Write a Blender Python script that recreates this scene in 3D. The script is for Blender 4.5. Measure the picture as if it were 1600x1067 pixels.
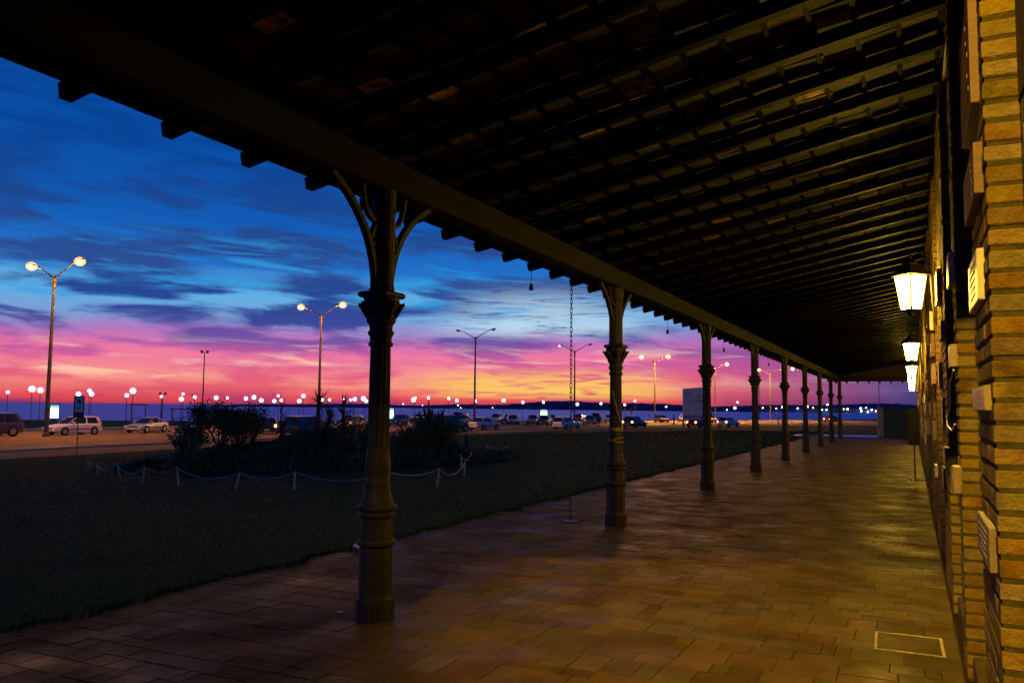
import bpy, bmesh, math, random
import numpy as np
from mathutils import Matrix, Vector
random.seed(7); rng = np.random.default_rng(7)
R = math.radians; PI = math.pi
sc = bpy.context.scene
for o in list(bpy.data.objects): bpy.data.objects.remove(o)
COL = sc.collection

# ------------------------------------------------------------------ camera, sky, exposure
EYE = Vector((0, 0, 1.6))
cam = bpy.data.cameras.new('camera'); camo = bpy.data.objects.new('camera', cam); COL.objects.link(camo)
cam.sensor_width = 36; cam.lens = 36 * 1294.8 / 1600; cam.clip_start = 0.05; cam.clip_end = 9000
YAW, PITCH, ROLL = 0.449233, 0.078920, 0.010755
CM = Matrix.Translation(EYE) @ Matrix.Rotation(YAW, 4, 'Z') @ Matrix.Rotation(PI/2 + PITCH, 4, 'X') @ Matrix.Rotation(ROLL, 4, 'Z')
camo.matrix_world = CM; sc.camera = camo
sc.view_settings.view_transform = 'Standard'; sc.view_settings.look = 'None'
sc.view_settings.exposure = 0; sc.view_settings.gamma = 1; sc.view_settings.use_curve_mapping = False
sc.render.engine = 'CYCLES'
sc.cycles.use_denoising = True
sc.cycles.max_bounces = 6; sc.cycles.diffuse_bounces = 3; sc.cycles.glossy_bounces = 3
sc.cycles.sample_clamp_indirect = 4; sc.cycles.caustics_reflective = False; sc.cycles.caustics_refractive = False
sc.cycles.use_light_tree = True

def lin(c):
    return tuple((v/255/12.92 if v/255 <= .04045 else ((v/255+.055)/1.055)**2.4) for v in c)
class NT:
    """tiny helper round a node tree"""
    def __init__(s, tree): s.t = tree; s.n = tree.nodes; s.l = tree.links
    def add(s, typ, **kw):
        n = s.n.new(typ)
        for k, v in kw.items(): setattr(n, k, v)
        return n
    def link(s, a, b): s.l.new(a, b)
    def setin(s, sock, v):
        if hasattr(v, 'is_output') or isinstance(v, bpy.types.NodeSocket): s.l.new(v, sock)
        else: sock.default_value = v
    def math(s, op, a, b=0.0, c=None, clamp=False):
        n = s.add('ShaderNodeMath', operation=op, use_clamp=clamp)
        s.setin(n.inputs[0], a); s.setin(n.inputs[1], b)
        if c is not None: s.setin(n.inputs[2], c)
        return n.outputs[0]
    def smooth(s, v, lo, hi):
        n = s.add('ShaderNodeMapRange', interpolation_type='SMOOTHSTEP')
        s.setin(n.inputs[0], v); n.inputs[1].default_value = lo; n.inputs[2].default_value = hi
        return n.outputs[0]
    def mix(s, f, a, b, bt='MIX'):
        n = s.add('ShaderNodeMix', data_type='RGBA', blend_type=bt)
        s.setin(n.inputs[0], f); s.setin(n.inputs[6], a); s.setin(n.inputs[7], b)
        return n.outputs[2]
    def ramp(s, f, stops, interp='LINEAR'):
        n = s.add('ShaderNodeValToRGB'); cr = n.color_ramp; cr.interpolation = interp
        while len(cr.elements) < len(stops): cr.elements.new(1)
        for e, (p, c) in zip(cr.elements, stops):
            e.position = p; e.color = (c[0], c[1], c[2], 1) if not isinstance(c, (int, float)) else (c, c, c, 1)
        s.setin(n.inputs[0], f); return n.outputs[0]
    def noise(s, vec, scale=5, detail=4, rough=.5, dist=0, dim='3D'):
        n = s.add('ShaderNodeTexNoise', noise_dimensions=dim)
        if vec is not None: s.link(vec, n.inputs['Vector'])
        n.inputs['Scale'].default_value = scale; n.inputs['Detail'].default_value = detail
        n.inputs['Roughness'].default_value = rough; n.inputs['Distortion'].default_value = dist
        return n.outputs[0]
    def comb(s, x, y, z=0.0):
        n = s.add('ShaderNodeCombineXYZ'); s.setin(n.inputs[0], x); s.setin(n.inputs[1], y); s.setin(n.inputs[2], z)
        return n.outputs[0]

world = bpy.data.worlds.new('World'); sc.world = world; world.use_nodes = True
W = NT(world.node_tree); W.n.clear()
tc = W.add('ShaderNodeTexCoord'); sp = W.add('ShaderNodeSeparateXYZ'); W.link(tc.outputs['Generated'], sp.inputs[0])
dx, dy, dz = sp.outputs
elev = W.math('MULTIPLY', W.math('ARCSINE', dz), 180/PI)                  # degrees above the horizon
az = W.math('ARCTAN2', W.math('MULTIPLY', dx, -1), dy)                    # radians, left of +Y positive
elevt = W.math('SUBTRACT', elev, W.math('MULTIPLY', az, 2.2))             # cloud streaks lean a little
broad = W.noise(W.comb(W.math('MULTIPLY', az, 3.6), W.math('MULTIPLY', elevt, .32)), 1.7, 6, .55, .35)
streak = W.noise(W.comb(W.math('MULTIPLY', az, 6.0), W.math('MULTIPLY', elevt, .90), 3.7), 1.5, 5, .52, .5)
wisp = W.noise(W.comb(W.math('MULTIPLY', az, 9.0), W.math('MULTIPLY', elev, 1.9), 9.1), 1.5, 5, .6, 1.0)
warp = W.math('ADD', elev, W.math('MULTIPLY', W.math('SUBTRACT', streak, .5), W.math('MULTIPLY', W.smooth(elev, .2, 3), 1.7)))
u = W.math('SQRT', W.math('MULTIPLY', warp, 1/30, clamp=True))
P_ = lambda e: min(1, math.sqrt(e/30))
def ramp_e(*st): return W.ramp(u, [(P_(e), lin(c)) for e, c in st])
clear_sun = ramp_e((0,(168,52,92)), (.45,(228,78,84)), (1.0,(236,112,112)), (1.7,(248,150,138)), (2.5,(243,132,150)), (3.6,(236,118,164)),
                   (4.6,(178,118,190)), (5.6,(120,160,215)), (7.2,(96,176,228)), (9,(34,112,200)), (12,(18,90,180)), (16,(10,80,168)), (22,(5,70,152)), (30,(4,54,124)))
cloud_sun = ramp_e((0,(112,44,104)), (.5,(196,66,100)), (1.2,(232,98,112)), (2.2,(228,96,136)), (3.3,(196,92,160)), (4.3,(120,82,164)),
                   (5.4,(62,74,154)), (7,(38,70,146)), (9,(44,78,148)), (12,(30,72,144)), (16,(9,68,150)), (22,(4,62,142)), (30,(3,46,112)))
clear_off = ramp_e((0,(66,58,120)), (1,(52,70,138)), (2,(54,80,152)), (4,(58,86,170)), (7,(44,92,176)), (12,(20,84,172)), (22,(5,66,146)), (30,(4,52,122)))
cloud_off = ramp_e((0,(50,54,108)), (1,(38,58,118)), (2,(36,62,128)), (4,(38,70,146)), (7,(30,74,156)), (12,(14,68,150)), (22,(4,56,130)), (30,(3,44,108)))
bm = W.smooth(broad, .43, .58)
c_sun = W.mix(bm, cloud_sun, clear_sun); c_off = W.mix(bm, cloud_off, clear_off)
# afterglow: strongest towards the place where the sun went down, gone well to the right of it
dotg = W.math('ADD', W.math('MULTIPLY', dx, -math.sin(R(41))), W.math('MULTIPLY', dy, math.cos(R(41))))
glow = W.smooth(dotg, math.cos(R(44)), math.cos(R(22)))
glow = W.math('MULTIPLY', glow, 1.0)
col = W.mix(glow, c_off, c_sun)
# pale lit cirrus streaks low over the horizon and one bright clear patch
lowmask = W.math('MULTIPLY', W.smooth(elev, .9, 2.0), W.math('SUBTRACT', 1, W.smooth(elev, 3.2, 4.6)))
stm = W.math('MULTIPLY', W.math('MULTIPLY', W.smooth(streak, .53, .68), lowmask), glow)
col = W.mix(W.math('MULTIPLY', stm, .75), col, lin((255, 206, 172)) + (1,))
dsun = W.math('ADD', W.math('MULTIPLY', dx, -math.sin(R(23.5))), W.math('MULTIPLY', dy, math.cos(R(23.5))))
nearsun = W.smooth(dsun, math.cos(R(11)), math.cos(R(2)))
yel = W.math('MULTIPLY', W.math('MULTIPLY', nearsun, W.smooth(elev, .35, 1.0)), W.math('SUBTRACT', 1, W.smooth(elev, 1.6, 3.0)))
col = W.mix(W.math('MULTIPLY', yel, W.math('MULTIPLY', W.smooth(wisp, .33, .56), .9)), col, lin((255, 206, 96)) + (1,))
patch = W.math('MULTIPLY', W.math('MULTIPLY', nearsun, W.smooth(elev, 4.3, 5.6)), W.math('SUBTRACT', 1, W.smooth(elev, 7.0, 9.0)))
col = W.mix(W.math('MULTIPLY', patch, W.smooth(wisp, .30, .50)), col, lin((192, 224, 240)) + (1,))
cy = W.math('MULTIPLY', W.smooth(elev, 5.6, 7.0), W.math('SUBTRACT', 1, W.smooth(elev, 9.5, 12)))
col = W.mix(W.math('MULTIPLY', W.math('MULTIPLY', cy, glow), W.math('MULTIPLY', W.smooth(streak, .5, .72), .75)), col, lin((52, 158, 226)) + (1,))
below = W.smooth(elev, -.6, 0)
col = W.mix(below, lin((30, 40, 80)) + (1,), col)
bg = W.add('ShaderNodeBackground'); W.link(col, bg.inputs[0]); bg.inputs[1].default_value = 1.0
wo = W.add('ShaderNodeOutputWorld'); W.link(bg.outputs[0], wo.inputs[0])

# ------------------------------------------------------------------ materials
MATS = {}
def mat(name, base, rough=.6, metal=0., var=None, scale=6., bump=0., bscale=None, per=None, pvar=.25, coat=0., spec=.5, stretch=(1,1,1), emit=None, estr=0., detail=5, wear=None):
    """Principled material; var = second colour mixed by noise, per = 'object'|'island' random tint, wear = third colour in patches"""
    m = bpy.data.materials.new(name); m.use_nodes = True; T = NT(m.node_tree)
    b = T.n['Principled BSDF']
    tcn = T.add('ShaderNodeTexCoord'); mp = T.add('ShaderNodeMapping'); mp.inputs['Scale'].default_value = stretch
    geo = T.add('ShaderNodeNewGeometry')
    T.link(geo.outputs['Position'], mp.inputs[0]); vec = mp.outputs[0]
    c = tuple(base) + (1,)
    if var is not None:
        c = T.mix(T.smooth(T.noise(vec, scale, detail, .6), .35, .65), c, tuple(var) + (1,))
    if wear is not None:
        c = T.mix(T.smooth(T.noise(vec, scale*.37, 6, .65), .52, .66), c, tuple(wear) + (1,))
    if per:
        rnd = T.add('ShaderNodeObjectInfo').outputs['Random'] if per == 'object' else geo.outputs['Random Per Island']
        hs = T.add('ShaderNodeHueSaturation')
        T.setin(hs.inputs['Value'], T.math('MULTIPLY_ADD', rnd, 2*pvar, 1-pvar))
        T.setin(hs.inputs['Hue'], T.math('MULTIPLY_ADD', T.math('FRACT', T.math('MULTIPLY', rnd, 7.31)), .035, .4825))
        T.setin(hs.inputs['Saturation'], T.math('MULTIPLY_ADD', T.math('FRACT', T.math('MULTIPLY', rnd, 13.7)), .4, .8))
        T.setin(hs.inputs['Color'], c); c = hs.outputs[0]
    T.setin(b.inputs['Base Color'], c)
    if isinstance(rough, tuple):
        r = T.add('ShaderNodeMapRange'); T.setin(r.inputs[0], T.noise(vec, scale*.7, 4, .6)); r.inputs[1].default_value = .3; r.inputs[2].default_value = .7
        r.inputs[3].default_value, r.inputs[4].default_value = rough; T.link(r.outputs[0], b.inputs['Roughness'])
    else: b.inputs['Roughness'].default_value = rough
    b.inputs['Metallic'].default_value = metal; b.inputs['Coat Weight'].default_value = coat; b.inputs['Specular IOR Level'].default_value = spec
    if bump:
        bn = T.add('ShaderNodeBump'); bn.inputs['Strength'].default_value = bump; bn.inputs['Distance'].default_value = .02
        T.link(T.noise(vec, bscale or scale*4, 6, .65), bn.inputs['Height']); T.link(bn.outputs[0], b.inputs['Normal'])
    if emit:
        b.inputs['Emission Color'].default_value = tuple(emit) + (1,); b.inputs['Emission Strength'].default_value = estr
    MATS[name] = m; return m
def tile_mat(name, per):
    # old clay tiles, darker far off; a few bright ones paint in lit patches
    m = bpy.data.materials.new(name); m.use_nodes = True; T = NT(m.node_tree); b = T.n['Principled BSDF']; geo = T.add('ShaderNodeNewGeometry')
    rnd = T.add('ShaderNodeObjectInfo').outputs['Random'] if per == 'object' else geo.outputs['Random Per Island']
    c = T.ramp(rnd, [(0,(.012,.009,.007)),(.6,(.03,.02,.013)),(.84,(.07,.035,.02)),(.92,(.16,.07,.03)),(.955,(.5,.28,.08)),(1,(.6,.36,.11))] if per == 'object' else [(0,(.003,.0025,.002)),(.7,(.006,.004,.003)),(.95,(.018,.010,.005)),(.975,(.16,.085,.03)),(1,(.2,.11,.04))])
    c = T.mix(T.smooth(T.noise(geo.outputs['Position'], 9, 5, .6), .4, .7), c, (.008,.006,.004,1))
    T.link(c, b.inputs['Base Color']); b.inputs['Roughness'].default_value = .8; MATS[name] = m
mat('brick', (.21,.145,.045), .92, spec=.1, var=(.165,.10,.032), scale=11, bump=1.0, bscale=38, per='object', pvar=.22, wear=(.11,.075,.028))
mat('brick_far', (.21,.145,.045), .92, spec=.1, var=(.165,.10,.032), scale=11, bump=1.0, bscale=38, per='island', pvar=.22, wear=(.11,.075,.028))
mat('mortar', (.075,.060,.020), .95, spec=.05, var=(.05,.042,.016), scale=14, bump=.6, bscale=70)
mat('paver', (.108,.068,.007), (.40,.85), spec=.06, var=(.080,.048,.006), scale=2.2, bump=.25, bscale=24, per='object', pvar=.24, wear=(.055,.036,.010))
mat('paver_far', (.108,.068,.007), (.40,.85), spec=.06, var=(.080,.048,.006), scale=2.2, bump=.25, bscale=24, per='island', pvar=.24, wear=(.055,.036,.010))
mat('joint', (.085,.053,.008), .95, spec=.03, var=(.06,.038,.008), scale=7, bump=.4)
mat('wall_foot_shade', (.035,.02,.009), .9, spec=.05, var=(.024,.015,.008), scale=6, bump=.3)
mat('iron', (.032,.030,.026), (.55,.75), spec=.3, var=(.042,.036,.027), scale=7, bump=.2, bscale=40, wear=(.06,.038,.022))
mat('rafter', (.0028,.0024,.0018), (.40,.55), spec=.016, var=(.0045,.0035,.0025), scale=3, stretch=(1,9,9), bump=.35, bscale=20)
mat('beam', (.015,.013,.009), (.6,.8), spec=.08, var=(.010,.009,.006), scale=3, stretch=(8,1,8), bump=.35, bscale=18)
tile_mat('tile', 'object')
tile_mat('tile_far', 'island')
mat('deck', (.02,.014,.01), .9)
mat('dark_wood', (.04,.028,.018), .5, var=(.06,.04,.024), scale=5, stretch=(8,8,1), bump=.3)
mat('plaster', (.13,.095,.04), .9, spec=.1, var=(.09,.066,.03), scale=4, bump=.3)
mat('grass', (.034,.074,.024), .95, spec=.02, var=(.038,.070,.022), scale=1.5, bump=.6, bscale=30, wear=(.034,.048,.02))
mat('blade', (.036,.080,.026), .95, spec=.02, per='island', pvar=.15)
mat('soil', (.030,.042,.014), .95, spec=.05, var=(.018,.024,.007), scale=2, bump=.8, bscale=12)
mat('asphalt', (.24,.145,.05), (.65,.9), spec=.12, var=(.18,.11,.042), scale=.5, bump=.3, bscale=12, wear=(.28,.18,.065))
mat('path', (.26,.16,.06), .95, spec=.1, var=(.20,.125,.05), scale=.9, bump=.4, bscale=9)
mat('kerb', (.3,.27,.22), .85, var=(.22,.2,.17), scale=2, bump=.3)
mat('promenade', (.24,.23,.22), .8, var=(.18,.18,.17), scale=.6)
mat('apron', (.11,.105,.10), .22, var=(.08,.078,.075), scale=1, bump=.15, bscale=3)
mat('leaf', (.05,.085,.030), .8, spec=.15, per='island', pvar=.5)
mat('yucca', (.075,.10,.05), .55, per='island', pvar=.45)
mat('bark', (.09,.065,.04), .9, var=(.05,.04,.025), scale=10, bump=.6)
mat('rope', (.45,.40,.34), .9, var=(.33,.30,.25), scale=60)
mat('post_white', (.5,.46,.40), .8, var=(.26,.22,.18), scale=14)
mat('rope_yellow', (.5,.36,.10), .8)
mat('steel_dark', (.05,.05,.052), .45, metal=.6)
mat('galv', (.36,.34,.31), .5, metal=.3, var=(.28,.27,.25), scale=3)
mat('pole_grey', (.12,.10,.085), .7, var=(.09,.075,.06), scale=2)
mat('brass', (.34,.26,.13), .45, metal=.6, var=(.14,.10,.05), scale=26)
mat('plaque', (.24,.16,.105), .5, var=(.18,.12,.08), scale=18, per='object', pvar=.3, bump=.15)
mat('plaque_red', (.13,.05,.03), .55, var=(.09,.04,.025), scale=8, stretch=(1,1,6), bump=.2)
mat('plaque_white', (.55,.50,.42), .35, var=(.46,.41,.33), scale=14)
mat('inscription', (.22,.155,.11), .6)
mat('black_plastic', (.006,.006,.007), .6, spec=.2, bump=.2, bscale=200)
mat('lantern_pane', (.9,.8,.5), .4, emit=(1,.60,.06), estr=265)
mat('lantern_metal', (.03,.028,.022), .45, metal=.5)
mat('globe_lit', (.9,.9,.9), .3, emit=(.82,.90,1.0), estr=28)
mat('globe_dim', (.9,.9,.9), .3, emit=(.75,.88,1.0), estr=9)
mat('globe_warm', (.9,.9,.9), .3, emit=(1,.88,.72), estr=20)
mat('sodium', (.9,.7,.4), .3, emit=(1,.38,.05), estr=5600)
mat('sodium_far', (.9,.7,.4), .3, emit=(1,.40,.05), estr=34000)
mat('sodium_weak', (.9,.7,.4), .3, emit=(1,.62,.26), estr=8)
mat('lens_off', (.3,.28,.26), .2)
mat('town_warm', (.9,.7,.4), .3, emit=(1,.72,.40), estr=14)
mat('town_white', (.9,.9,.9), .3, emit=(.8,.95,1), estr=14)
mat('glass', (.012,.015,.02), .06, coat=.3)
mat('tyre', (.015,.015,.015), .85)
mat('rim', (.42,.40,.38), .35, metal=.8)
mat('arch', (.006,.006,.006), .9)
mat('trim', (.03,.03,.03), .6)
mat('plate', (.6,.6,.58), .5)
mat('head_lens', (.75,.75,.72), .15, coat=.5)
mat('head_lit', (.9,.9,.8), .2, emit=(1,.9,.7), estr=14)
mat('tail_lens', (.30,.02,.015), .2, coat=.5)
mat('tail_lit', (.5,.03,.02), .2, emit=(1,.22,.06), estr=16)
for n, c_ in dict(white=(.72,.70,.66), silver=(.52,.50,.45), purple=(.075,.05,.07), blue=(.02,.045,.10), navy=(.012,.018,.04), black=(.015,.015,.018), grey=(.2,.2,.2),
                 cream=(.66,.60,.48), rose=(.55,.42,.38), red=(.10,.012,.012), yellow=(.55,.42,.14), teal=(.03,.09,.12)).items():
    mat('paint_'+n, c_, .28, metal=(.35 if n in ('silver','purple','blue','navy','grey','teal') else 0.), coat=.7)
mat('sign_white', (.85,.84,.80), .5, var=(.78,.77,.72), scale=9)
mat('sign_dark', (.03,.03,.035), .5)
mat('sign_red', (.22,.03,.025), .5)
mat('board', (.74,.68,.58), .7, var=(.66,.60,.50), scale=1.2)
mat('ink', (.33,.32,.36), .7)
mat('ink_blue', (.20,.22,.40), .7)
mat('skin', (.45,.28,.2), .6)
mat('cloth_red', (.12,.02,.02), .9); mat('cloth_dark', (.02,.02,.025), .9); mat('cloth_brown', (.10,.07,.045), .9)
mat('hair', (.02,.013,.01), .7)
mat('green_wall', (.05,.075,.06), .85, var=(.04,.06,.05), scale=2)
mat('litter', (.7,.68,.7), .6)
mat('cable', (.55,.5,.42), .4)
# a backlit advertising panel: bright diffuser with a pale green print at the top
def halo_mat(name, col_, estr, fac):
    # added glowing shell round a lamp, mostly clear: imitates its halo
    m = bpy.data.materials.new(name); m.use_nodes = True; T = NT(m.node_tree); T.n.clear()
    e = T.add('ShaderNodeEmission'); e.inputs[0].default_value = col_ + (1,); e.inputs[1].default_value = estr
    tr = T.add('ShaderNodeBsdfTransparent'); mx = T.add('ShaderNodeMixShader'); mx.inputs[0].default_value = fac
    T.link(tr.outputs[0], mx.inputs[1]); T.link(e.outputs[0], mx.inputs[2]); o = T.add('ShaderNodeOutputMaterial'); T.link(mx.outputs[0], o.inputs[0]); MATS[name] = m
halo_mat('sodium_halo', (1,.36,.05), 4.0, .34)
halo_mat('globe_halo', (.62,.72,1.0), 1.5, .26)
def panel_mat():
    m = bpy.data.materials.new('lit_panel'); m.use_nodes = True; T = NT(m.node_tree); b = T.n['Principled BSDF']
    g = T.add('ShaderNodeTexCoord'); s = T.add('ShaderNodeSeparateXYZ'); T.link(g.outputs['Object'], s.inputs[0])
    n = T.noise(g.outputs['Object'], 5, 3, .6)
    top = T.smooth(T.math('ADD', s.outputs[2], T.math('MULTIPLY', n, .5)), .50, .95)
    c = T.mix(T.math('MULTIPLY', top, .9), (.72,.95,1,1), (.04,.22,.16,1))
    T.link(c, b.inputs['Emission Color']); b.inputs['Emission Strength'].default_value = 2.2; T.link(c, b.inputs['Base Color'])
    MATS['lit_panel'] = m
panel_mat()
def water_mat():
    m = bpy.data.materials.new('water'); m.use_nodes = True; T = NT(m.node_tree); b = T.n['Principled BSDF']
    g = T.add('ShaderNodeNewGeometry')
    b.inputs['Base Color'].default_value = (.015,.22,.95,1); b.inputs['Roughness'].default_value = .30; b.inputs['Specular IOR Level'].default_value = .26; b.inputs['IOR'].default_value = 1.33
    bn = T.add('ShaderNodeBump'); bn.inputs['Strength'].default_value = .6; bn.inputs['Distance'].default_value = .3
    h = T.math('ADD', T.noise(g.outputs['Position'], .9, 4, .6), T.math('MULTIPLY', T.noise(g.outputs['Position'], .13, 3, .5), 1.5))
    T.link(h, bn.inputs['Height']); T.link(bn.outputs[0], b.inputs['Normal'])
    MATS['water'] = m
water_mat()
mat('hill', (.05,.055,.15), .95, var=(.035,.045,.12), scale=.02)  # bluish base colour has the distance haze painted in

# ------------------------------------------------------------------ mesh helpers
class MB:
    def __init__(s): s.v = []; s.f = []; s.smooth = False
    def add(s, vs, fs, M=None):
        o = len(s.v)
        s.v += [tuple(M @ Vector(p)) if M is not None else tuple(p) for p in vs]
        s.f += [tuple(i+o for i in f) for f in fs]; return s
    def box(s, x0, x1, y0, y1, z0, z1, M=None, ch=0.):
        if ch <= 0:
            v = [(x,y,z) for z in (z0,z1) for y in (y0,y1) for x in (x0,x1)]
            return s.add(v, [(0,2,3,1),(4,5,7,6),(0,1,5,4),(2,6,7,3),(0,4,6,2),(1,3,7,5)], M)
        v = []
        for z, i in ((z0,ch),(z0+ch,0),(z1-ch,0),(z1,ch)):
            a, b, c, d = x0+i, x1-i, y0+i, y1-i
            v += [(a,c,z),(b,c,z),(b,d,z),(a,d,z)]
        f = [(3,2,1,0),(12,13,14,15)]
        for k in range(3):
            for j in range(4): f.append((k*4+j, k*4+(j+1)%4, k*4+4+(j+1)%4, k*4+4+j))
        return s.add(v, f, M)
    def lathe(s, prof, n=16, M=None, mod=None, cap=True, rot=0.):
        v = []; f = []
        for k, (r, z) in enumerate(prof):
            for i in range(n):
                a = 2*PI*i/n + rot; rr = r * (mod(i, k) if mod else 1)
                v.append((rr*math.cos(a), rr*math.sin(a), z))
        for k in range(len(prof)-1):
            for i in range(n): f.append((k*n+i, k*n+(i+1)%n, (k+1)*n+(i+1)%n, (k+1)*n+i))
        if cap: f += [tuple(range(n-1, -1, -1)), tuple((len(prof)-1)*n+i for i in range(n))]
        return s.add(v, f, M)
    def tube(s, pts, rad, n=6, cap=True):
        pts = [Vector(p) for p in pts]; v = []; f = []
        for k, p in enumerate(pts):
            t = (pts[min(k+1, len(pts)-1)] - pts[max(k-1, 0)]).normalized()
            a = t.orthogonal().normalized() if k == 0 else (prev - t*prev.dot(t)).normalized()
            prev = a; b = t.cross(a); r = rad[k] if isinstance(rad, (list, tuple)) else rad
            for i in range(n):
                w = 2*PI*i/n; v.append(p + a*(r*math.cos(w)) + b*(r*math.sin(w)))
        for k in range(len(pts)-1):
            for i in range(n): f.append((k*n+i, k*n+(i+1)%n, (k+1)*n+(i+1)%n, (k+1)*n+i))
        if cap: f += [tuple(range(n-1, -1, -1)), tuple((len(pts)-1)*n+i for i in range(n))]
        return s.add(v, f)
    def loft(s, rings, closed=True, cap=True, M=None):
        n = len(rings[0]); v = [p for r in rings for p in r]; f = []
        for k in range(len(rings)-1):
            for i in range(n if closed else n-1): f.append((k*n+i, k*n+(i+1)%n, (k+1)*n+(i+1)%n, (k+1)*n+i))
        if cap: f += [tuple(range(n-1, -1, -1)), tuple((len(rings)-1)*n+i for i in range(n))]
        return s.add(v, f, M)
    def prism(s, poly, axis, a, b, M=None):
        """extrude a 2-D polygon along axis 'x','y' or 'z' from a to b"""
        def P3(p, w): return {'x': (w, p[0], p[1]), 'y': (p[0], w, p[1]), 'z': (p[0], p[1], w)}[axis]
        return s.loft([[P3(p, a) for p in poly], [P3(p, b) for p in poly]], M=M)
    def mesh(s, name):
        me = bpy.data.meshes.new(name); me.from_pydata(s.v, [], s.f)
        b = bmesh.new(); b.from_mesh(me); bmesh.ops.recalc_face_normals(b, faces=b.faces); b.to_mesh(me); b.free()
        if s.smooth: me.shade_smooth()
        return me
    def build(s, name, m, parent=None, smooth=None, fast=False):
        if smooth is not None: s.smooth = smooth
        if fast:
            me = bpy.data.meshes.new(name); me.from_pydata(s.v, [], s.f)
        else: me = s.mesh(name)
        me.materials.append(MATS[m]); return put(name, me, parent)
def put(name, me, parent=None, M=None):
    o = bpy.data.objects.new(name, me); COL.objects.link(o)
    if parent is not None: o.parent = parent
    if M is not None: o.matrix_local = M
    return o
def tag(o, label=None, cat=None, group=None, kind=None):
    if label: o['label'] = label
    if cat: o['category'] = cat
    if group: o['group'] = group
    if kind: o['kind'] = kind
    return o
def empty(name, loc=(0,0,0), rz=0., label=None, cat=None, group=None):
    o = bpy.data.objects.new(name, None); COL.objects.link(o); o.empty_display_size = .2
    o.location = loc; o.rotation_euler = (0,0,rz); return tag(o, label, cat, group)
KIDS = {}
def copy_tree(o, parent=None):
    c = o.copy(); COL.objects.link(c); c.parent = parent
    for ch in o.children: copy_tree(ch, c)
    return c
def view_size(p):
    """rough size in the picture of a piece at p: 0 when it is outside the frame"""
    q = CM.inverted() @ Vector(p)
    if q.z > -.3: return 0
    x, y = q.x/-q.z*1294.8, q.y/-q.z*1294.8
    return 0 if abs(x) > 840 or abs(y) > 580 else 1/(q.z*q.z)

# ------------------------------------------------------------------ ground, road, water, far shore
SHORE = [(-420,-260),(-200,-20),(-120.9,77.7),(-102.3,90.2),(-83.5,121.8),(-66.6,150.1),(-55.7,182.9),(-36,217.8),(-11.8,282),(30,360),(120,470),(420,620)]
def shore_x(y):
    for (x0,y0),(x1,y1) in zip(SHORE, SHORE[1:]):
        if y <= y1: return x0 + (x1-x0)*(y-y0)/(y1-y0)
    return 420
def gz(x, y):
    t = max((-x-6)/31, (y-62)/50); t = min(1, max(0, t)); t = t*t*(3-2*t)*.35 + t*.65
    return -t
def terrain(name, xs, ys, m, dz=0., skip=None):
    v = []; f = []; nx = len(xs)
    for y in ys:
        for x in xs:
            d = x - shore_x(y)
            z = gz(x, y) + dz
            if d < 0: z = max(-6, -1 + d*.6)
            v.append((x, y, z))
    for j in range(len(ys)-1):
        for i in range(nx-1): f.append((j*nx+i, j*nx+i+1, (j+1)*nx+i+1, (j+1)*nx+i))
    me = bpy.data.meshes.new(name); me.from_pydata(v, [], f); me.shade_smooth(); me.materials.append(MATS[m])
    return tag(put(name, me), kind='structure')
xs = list(np.arange(-420,-150,10)) + list(np.arange(-150,-40,1.6)) + list(np.arange(-40,-5.74,.9)) + [-5.72,-5.70] + list(np.arange(-5,60,5))
ys = list(np.arange(-260,-20,12)) + list(np.arange(-20,70,1.5)) + list(np.arange(70,300,2.5)) + list(np.arange(300,640,20))
terrain('ground', xs, ys, 'grass', -.012)
def strip(name, ca, cb, m, dz, n=1, kind='structure', edge=.0):
    """a sheet between two world-space edge curves; its rim is dropped so that it has thickness"""
    v = []; f = []
    for (a, b) in zip(ca, cb):
        for k in range(n+1):
            t = k/n; x = a[0]+(b[0]-a[0])*t; y = a[1]+(b[1]-a[1])*t
            v.append((x, y, gz(x, y) + dz))
    for j in range(len(ca)-1):
        for i in range(n): f.append((j*(n+1)+i, j*(n+1)+i+1, (j+1)*(n+1)+i+1, (j+1)*(n+1)+i))
    me = bpy.data.meshes.new(name); me.from_pydata(v, [], f); me.materials.append(MATS[m])
    b = bmesh.new(); b.from_mesh(me); bmesh.ops.recalc_face_normals(b, faces=b.faces)
    if sum(fc.normal.z for fc in b.faces) < 0: bmesh.ops.reverse_faces(b, faces=b.faces)
    b.to_mesh(me); b.free()
    return tag(put(name, me), kind=kind)
def resample(pts, n):
    d = [0]
    for a, b in zip(pts, pts[1:]): d.append(d[-1] + math.dist(a, b))
    out = []
    for k in range(n):
        t = d[-1]*k/(n-1); i = max(j for j in range(len(d)) if d[j] <= t + 1e-9); i = min(i, len(pts)-2)
        w = (t-d[i])/(d[i+1]-d[i]); out.append((pts[i][0]*(1-w)+pts[i+1][0]*w, pts[i][1]*(1-w)+pts[i+1][1]*w))
    return out
def offset(pts, d):
    out = []
    for k, p in enumerate(pts):
        a = pts[max(0,k-1)]; b = pts[min(len(pts)-1,k+1)]; l = math.dist(a,b)
        out.append((p[0]-(b[1]-a[1])/l*d, p[1]+(b[0]-a[0])/l*d))
    return out
EDGE = resample([(-36,-120),(-36,0),(-36.2,23),(-37.6,34),(-38,48),(-37.9,70),(-35.3,90.6),(-32.3,106),(-26.5,126),(-20,142),(-6.7,160),(14,172),(60,184)], 90)
PATH_OUT = offset(EDGE, 5.0)
ROAD_FAR = resample([(-72,-120),(-72,0),(-72,46),(-70.8,66),(-64,94),(-55,121),(-50,150),(-40,182),(-24,210),(2,236),(40,250),(80,262)], 90)
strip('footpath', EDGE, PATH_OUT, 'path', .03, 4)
kin = offset(EDGE, 5.0); kout = offset(EDGE, 5.18)
kb = MB()
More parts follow.
